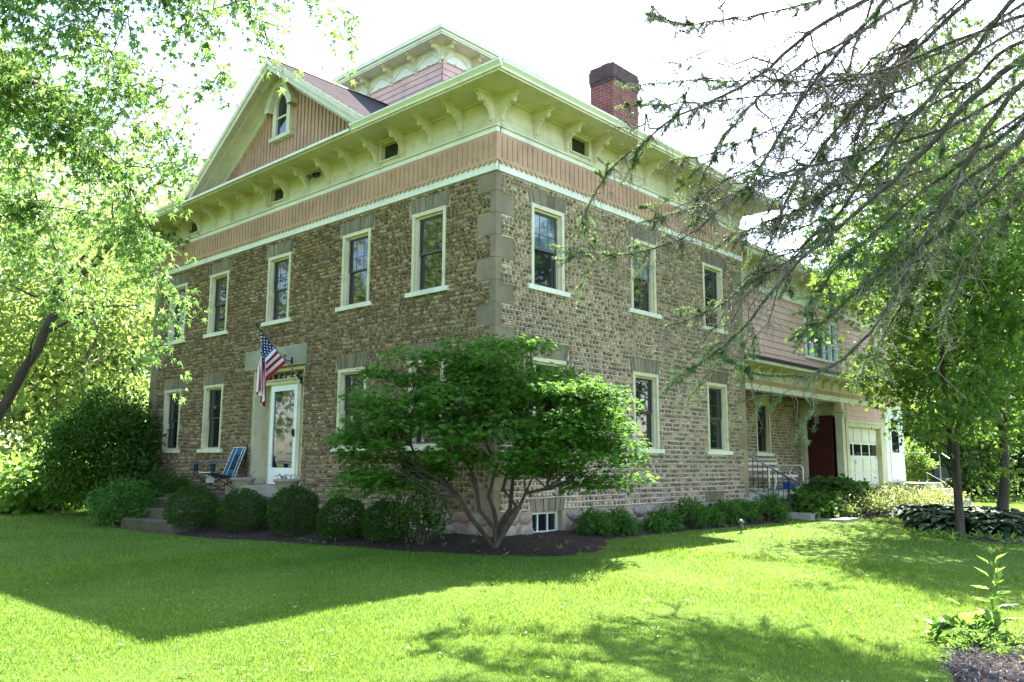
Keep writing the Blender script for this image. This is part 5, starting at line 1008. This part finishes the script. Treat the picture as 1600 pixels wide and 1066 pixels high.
# large shrub at the left house corner, lighter bushes beyond
shrub('corner_shrub', 'tall dark shrub standing against the far left corner of the house', 'shrub', (-12.0, -1.05, -.1), 190, (1.3, 1.1, 1.42), (M['lf_shrub'], DK), 330, 60, .10, .32, 'oval', None, .45, 12, 1.45, .7, .15, .2, -.8)
for k, (x, y, r, h, lb) in enumerate([(-13.9, -1.5, .9, .85, 'broad-leaved bush just left of the tall dark corner shrub'), (-15.9, -1.0, 1.3, 1.0, 'broad-leaved light green bush behind the fence post'), (-18.5, -.6, 1.6, 1.1, 'broad-leaved bush at the left edge of the lawn')]):
    shrub('broadleaf_bush', lb, 'bush', (x, y, gz(x, y)), 200 + k, (r, r, h*.75), (M['lf_light'], DK), int(62*r), 22, .20, .30, 'broad', 'broad-leaved bushes at the left edge of the lawn', .5, 7, h*.7, .8, .12, .4)
rng = np.random.default_rng(43); mb = MB(); n = 2600; P = np.c_[rng.uniform(-24, -14.5, n), rng.uniform(-3.4, .6, n)]; P = np.c_[P, ground(P[:, 0], P[:, 1])]
leaves(mb, P, rand_dirs(rng, n, 1.6), rand_dirs(rng, n), .35 + .5*rng.random(n), 'narrow'); 
# narrow blades: thin tall grass
o = mb.build('tall_grass', M['lf_light']); tag(o, 'uncut tall grass at the far left edge of the lawn', 'grass', kind='stuff')
# ---------------------------------------------------------------- trees
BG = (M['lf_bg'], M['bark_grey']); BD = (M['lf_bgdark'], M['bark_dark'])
# right-hand maples
tree('maple_tree', 'maple with two close trunks standing in the hosta bed at right', 'tree', (4.29, 8.5, -.22), 301, 9, .085, 5.6, (2.3, 2.5, 3.7), (M['lf_maple'], M['bark_dark']), 330, 62, .13, .42, 'maple', 'maples at right', 2, .35, 34, lean=(.35, .3), zcut=-.95)
tree('maple_tree', 'thicker dark-trunked maple behind the hosta bed at the right edge', 'tree', (3.5, 15.2, -.22), 302, 10, .125, 6.8, (3.0, 3.0, 4.4), (M['lf_maple'], M['bark_dark']), 300, 58, .15, .5, 'maple', 'maples at right', 1, .35, 26, zcut=-.95)
# backdrop trees: a few prototypes and their copies
def proto(nm, lb, seed, h, rad, mats, nc, nl, ls, cr, grp, cz=None): return tree(nm, lb, 'tree', (0, 0, 0), seed, h, .22, cz or h*.6, rad, mats, nc, nl, ls, cr, 'oval', grp, 1, .4, 16, zcut=-.9)
GRP_L, GRP_R = 'woodland trees left of the house', 'woodland trees behind the back lawn'
LBL = 'sunlit yellow-green woodland tree standing left of the house'; LBR = 'dark green woodland tree standing behind the back lawn'
pl = [proto('woodland_tree', LBL, 320 + k, h, rad, BG, 130, 50, .26, .75, GRP_L) for k, (h, rad) in enumerate(((12, (3.6, 3.4, 5.2)), (14, (3.2, 3.6, 6.2)), (9, (3.4, 3.2, 4.)))) ]
spotsL = [(-26, 3.5, 1), (-29, -1.0, 1.05), (-33, 4, 1.1), (-37, 8, 1.2), (-38, 1, 1.2), (-44, 9, 1.3), (-34, 9, 1.3), (-38, 3, 1.3), (-30, 17, 1.3), (-40, 15, 1.4), (-27, -6.5, 1.), (-36, -6, 1.2), (-46, -2, 1.4), (-52, 14, 1.4)]
for k, (x, y, s) in enumerate(spotsL):
    o = pl[k] if k < 3 else copy_tree(pl[k % 3]); o.location = (x, y, gz(x, y)); o.scale = (s, s, s); o.rotation_euler.z = k*1.9
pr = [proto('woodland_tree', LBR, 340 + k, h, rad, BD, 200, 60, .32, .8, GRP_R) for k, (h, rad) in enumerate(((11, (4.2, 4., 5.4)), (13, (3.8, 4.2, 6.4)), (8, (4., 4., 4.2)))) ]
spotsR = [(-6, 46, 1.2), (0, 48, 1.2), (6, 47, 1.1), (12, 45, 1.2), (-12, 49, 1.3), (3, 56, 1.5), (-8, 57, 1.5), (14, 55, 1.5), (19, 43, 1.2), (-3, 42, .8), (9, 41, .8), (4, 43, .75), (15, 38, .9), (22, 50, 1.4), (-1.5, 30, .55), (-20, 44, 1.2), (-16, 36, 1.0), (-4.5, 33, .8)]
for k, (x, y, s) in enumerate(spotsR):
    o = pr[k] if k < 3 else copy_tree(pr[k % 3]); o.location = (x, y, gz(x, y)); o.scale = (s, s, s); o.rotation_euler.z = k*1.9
# unseen trees across the lawn, reflected in the panes, some added to block skylight
for k, (x, y, s) in enumerate([(-7, -13.5, .9), (-13, -12, 1.0), (-3, -18, 1.0), (-10, -19, 1.1), (-14, -24, 1.3), (-22, -19, 1.3), (-8, -30, 1.3), (-30, -25, 1.4), (-20, -31, 1.4), (-1, -32, 1.3), (-34, -14, 1.3), (-20, -12, 1.1), (34, 40, 1.1)]):
    o = copy_tree(pl[k % 3]); o.location = (x, y, gz(x, y)); o.scale = (s, s, s); o.rotation_euler.z = k*2.3; o['group'] = 'unseen trees added across the front lawn'; o['label'] = 'tall unseen tree across the front lawn, added for pane reflections and to block skylight'
# undergrowth wall
def thicket(name, label, boxes, mat, n, ls, seed):
    rng = np.random.default_rng(seed); mb = MB()
    for x0, x1, y0, y1, h in boxes:
        m = int(n*(abs(x1 - x0) + abs(y1 - y0))/10); x = rng.uniform(x0, x1, m); y = rng.uniform(y0, y1, m); z = h*rng.random(m)**.8*(.65 + .35*np.sin(x*1.3 + y*.7)*np.sin(x*.5 - y)) + ground(x, y)
        leaves(mb, np.c_[x, y, z], rand_dirs(rng, m), rand_dirs(rng, m, .8), ls*(.6 + .7*rng.random(m)), 'oval')
    o = mb.build(name, mat); tag(o, label, 'undergrowth', kind='stuff')
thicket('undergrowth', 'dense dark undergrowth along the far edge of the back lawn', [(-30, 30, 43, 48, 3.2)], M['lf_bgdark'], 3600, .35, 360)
thicket('undergrowth', 'sunlit tangled undergrowth at the foot of the woodland left of the house', [(-45, -18.5, 2, 8, 2.6), (-44, -24, -8, 3, 4.2), (-34, -21, -9, 2, 2.0), (-24, -19, -1, 2, 1.8)], M['lf_bg'], 2800, .28, 361)
shrub('bright_bush', 'bright green upright bush behind the steel handrail of the back stoop', 'bush', (-.55, 21.6, gz(-.55, 21.6)), 215, (.5, .5, .85), (M['lf_light'], DK), 120, 36, .10, .22, 'oval', None, .5, 6, 1.1)
# leaning tree at left
ln = thing('leaning_tree', 'crooked leaning tree with a thick bare grey trunk at the left edge', 'tree', (-14.2, -3.6, gz(-14.2, -3.6)), world=True); mb = MB()
TP = [(-14.25, -3.9, -.4), (-14.17, -3.32, 1.45), (-14.05, -2.88, 2.31), (-13.92, -2.44, 3.36), (-13.8, -2.08, 4.36), (-13.77, -1.96, 5.12), (-13.62, -1.52, 5.76), (-13.36, -.82, 6.91), (-13.15, -.3, 7.84), (-13.0, .4, 9.2)]
rng = np.random.default_rng(55)
def smooth_line(P, n=24, jig=0., rng=None):
    P = np.array(P, float); s = np.r_[0, np.cumsum(np.linalg.norm(np.diff(P, axis=0), axis=1))]; t = np.linspace(0, s[-1], n); Q = np.stack([np.interp(t, s, P[:, i]) for i in range(3)], 1)
    for _ in range(2): Q[1:-1] = .25*Q[:-2] + .5*Q[1:-1] + .25*Q[2:]
    if jig: Q[1:-1] += rng.normal(size=(n-2, 3))*jig
    return Q
mb.tube(smooth_line(TP, 24, .02, rng), np.linspace(.15, .07, 24), 10)
mb.tube(smooth_line([(-13.77, -1.96, 5.05), (-13.9, -1.95, 5.6), (-13.71, -1.5, 6.2), (-13.58, -1.2, 6.8)], 10), np.linspace(.11, .04, 10), 7)
for e in ((-13.0, -2.6, 4.2), (-14.6, -3.4, 5.6), (-12.4, -.2, 5.2), (-14.4, -1, 7.2), (-12.4, -1.2, 8.0)):
    i = int(np.argmin([abs(p[2] - (e[2] - .7)) for p in TP])); mb.tube(smooth_line(bend(rng, TP[i], e, 6, .03, .06), 12), np.linspace(.045, .010, 12), 6)
child('trunk', mb, M['bark_dark'], ln, True); mb = MB(); crown(mb, rng, (-13.4, -.6, 8.0), (3.0, 3.0, 2.4), 110, 46, .16, .5, 'oval', .4); child('crown', mb, M['lf_bg'], ln)
# ---------------------------------------------------------------- silver maple over the upper left
sm = thing('silver_maple', 'silver maple whose leafy drooping branches hang over the upper left of the view', 'tree', (-1.2, -11.6, gz(-1.2, -11.6)), world=True)
rng = np.random.default_rng(61); tm, cm = MB(), MB()
trunkP = smooth_line([(-1.2, -11.6, -.5), (-1.0, -11.5, 1.5), (-.6, -11.2, 3.2), (-.2, -10.8, 5.2), (-.2, -10.6, 7.4), (-.4, -10.4, 9.5)], 16); tm.tube(trunkP, np.linspace(.42, .08, 16), 12)
LP, LD = [], []
def spray(p, d, n, spread, size):
    for k in range(n):
        LP.append(p + rng.normal(size=3)*spread*np.array((1, 1, .9))); dd = d*.5 + rng.normal(size=3)*.6; dd[2] -= .75; LD.append(dd)
for P, r in MAPLE_LIMBS:
    P = np.array(P); i = int(np.argmin(np.linalg.norm(trunkP - P[0] - np.array((0, 0, -.8)), axis=1)))
    Q = smooth_line(np.r_[trunkP[i:i+1], .5*(trunkP[i] + P[0])[None] + np.array((0, 0, .3)), P], 30, .012, rng); tm.tube(Q, np.linspace(r*1.5, max(.003, r*.15), 30), 6)
    nn = len(Q)
    for k in range(9, nn):
        for _ in range(6 if k < nn - 4 else 4):
            d = rng.normal(size=3); d[2] -= .8; d /= np.linalg.norm(d); ln_ = .10 + .34*rng.random(); e = Q[k] + d*ln_ + np.array((0, 0, -.10)); tw = bend(rng, Q[k], e, 5, .1, .12); tm.tube(tw, np.linspace(.005, .0015, 5), 4, cap=False)
            for q in tw[1:]: spray(q, d, 5, .035, .07)
# fuller masses above and at the left edge
for c, n in (((1.5, -7.95, 4.75), 6), ((1.15, -7.95, 4.2), 6), ((.85, -8.0, 3.6), 3), ((1.9, -7.8, 5.1), 4), ((2.3, -7.75, 4.9), 2)):
    for k in range(n*4):
        p = np.array(c) + rng.normal(size=3)*.34; d = rng.normal(size=3); d[2] -= .6; tw = bend(rng, p, p + d*.28, 4, .1, .1); tm.tube(tw, np.linspace(.004, .0015, 4), 4, cap=False)
        for q in tw: spray(q, d, 7, .05, .07)
LP, LD = np.array(LP), np.array(LD); n = len(LP); leaves(cm, LP, LD, rand_dirs(rng, n, .8), .064*(.6 + .7*rng.random(n)), 'silver')
crown(cm, rng, (-1.2, -12.2, 8.6), (4.6, 4.2, 2.9), 300, 60, .16, .6, 'maple', .45)
child('trunk', tm, M['bark_dark'], sm, True); child('crown', cm, M['lf_silver'], sm)
# ---------------------------------------------------------------- spruce over the upper right
sp = thing('spruce_tree', 'old spruce whose half-bare drooping limbs sweep across the upper right', 'tree', (9.45, 1.1, gz(9.45, 1.1)), world=True)
rng = np.random.default_rng(71); tm, nm, nn_, dm = MB(), MB(), MB(), MB()
TR = np.linspace((9.45, 1.1, -.5), (9.4, 1.2, 15), 14); tm.tube(TR, np.linspace(.30, .06, 14), 12)
def needles(mb, P, n_per, ln_, rng):
    P = np.asarray(P); T = np.gradient(P, axis=0); T /= np.linalg.norm(T, axis=1)[:, None] + 1e-9; m = n_per*(len(P) - 1)
    t = rng.random(m)*(len(P) - 1.001); i = t.astype(int); f = (t - i)[:, None]; B = P[i]*(1 - f) + P[i+1]*f
    D = T[i]*.8 + rng.normal(size=(m, 3))*.75; leaves(mb, B, D, rng.normal(size=(m, 3)), ln_*(.7 + .6*rng.random(m)), 'needle')
for li, (P, r) in enumerate(SPRUCE_LIMBS):
    P = np.array(P); d0 = P[0] - P[2]; z0 = float(np.clip(P[0][2] + 1.2, 3, 12)); root = np.array((9.42, 1.15, z0))
    nL = 40; Q = smooth_line(np.r_[root[None], P], nL, .010, rng); rad = np.linspace(r*1.0, r*.15, nL); tm.tube(Q, rad, 7)
    for k in range(8, nL):
        fr = k/nL
        for _ in range(5 if li in (2, 3, 4, 5, 12, 13, 17) else 16):          # bare hanging twigs
            d = rng.normal(size=3)*np.array((.55, .55, .4)); d[2] -= .55 + .3*rng.random(); ln_ = (.08 + .40*rng.random()**1.3); e = Q[k] + d*ln_; tw = bend(rng, Q[k], e, 5, .10, -.06); dm.tube(tw, np.linspace(.0042, .0016, 5), 4, cap=False)
            if rng.random() < .6: dm.tube(bend(rng, tw[2], tw[2] + rng.normal(size=3)*.08 + np.array((0, 0, -.05)), 3, .1), np.linspace(.003, .0015, 3), 3, cap=False)
        if rng.random() < .03 + .50*fr**2.4:      # side shoots that still carry needles
            T = Q[min(k+1, nL-1)] - Q[k-1]; T /= np.linalg.norm(T) + 1e-9
            for _ in range(1 + int(rng.random() < fr)):
                d = T*.8 + rng.normal(size=3)*.5; d[2] -= .15; ln_ = .18 + .34*rng.random(); tw = bend(rng, Q[k], Q[k] + d*ln_, 6, .06, .06); dm.tube(tw, np.linspace(.006, .002, 6), 4, cap=False); needles(nm, tw, 36, .042, rng)
                needles(nn_, tw[-3:], 60, .040, rng)
                for _ in range(3): i = int(rng.integers(1, 5)); t2 = bend(rng, tw[i], tw[i] + (d*.5 + rng.normal(size=3)*.4)*.16 + np.array((0, 0, -.03)), 4, .05); needles(nm if rng.random() < .5 else nn_, t2, 38, .040, rng); dm.tube(t2, .002, 3, cap=False)
    needles(nm, Q[-7:], 60, .046, rng); needles(nn_, Q[-5:], 80, .042, rng)
# fine bare side limbs that fill the fan between the main ones
UP = [i for i in range(len(SPRUCE_LIMBS)) if i not in (2, 3, 4, 5, 12, 13, 17)]
for k in range(84):
    P, r = SPRUCE_LIMBS[UP[int(rng.integers(len(UP)))]]; P = np.array(P); i = int(rng.integers(2, max(3, len(P) - 3))); d = (P[min(i+3, len(P)-1)] - P[i]); d /= np.linalg.norm(d) + 1e-9
    d = d + rng.normal(size=3)*.35; Q = bend(rng, P[i], P[i] + d*(.6 + 1.1*rng.random()), 12, .05, .04); tm.tube(Q, np.linspace(.013, .004, 12), 5)
    for q in Q[2:]:
        for _ in range(4):
            e = q + rng.normal(size=3)*np.array((.15, .15, .10)) + np.array((0, 0, -.14*rng.random())); dm.tube(bend(rng, q, e, 4, .1, -.05), np.linspace(.004, .0018, 4), 3, cap=False)
        if rng.random() < .07: tw = bend(rng, q, q + d*.15 + rng.normal(size=3)*.08, 5, .05); needles(nm, tw, 26, .034, rng)
child('trunk', tm, M['bark_spruce'], sp, True); child('twigs', dm, M['twig'], sp); child('needles', nm, M['needle'], sp); child('fresh_needles', nn_, M['needle_new'], sp)
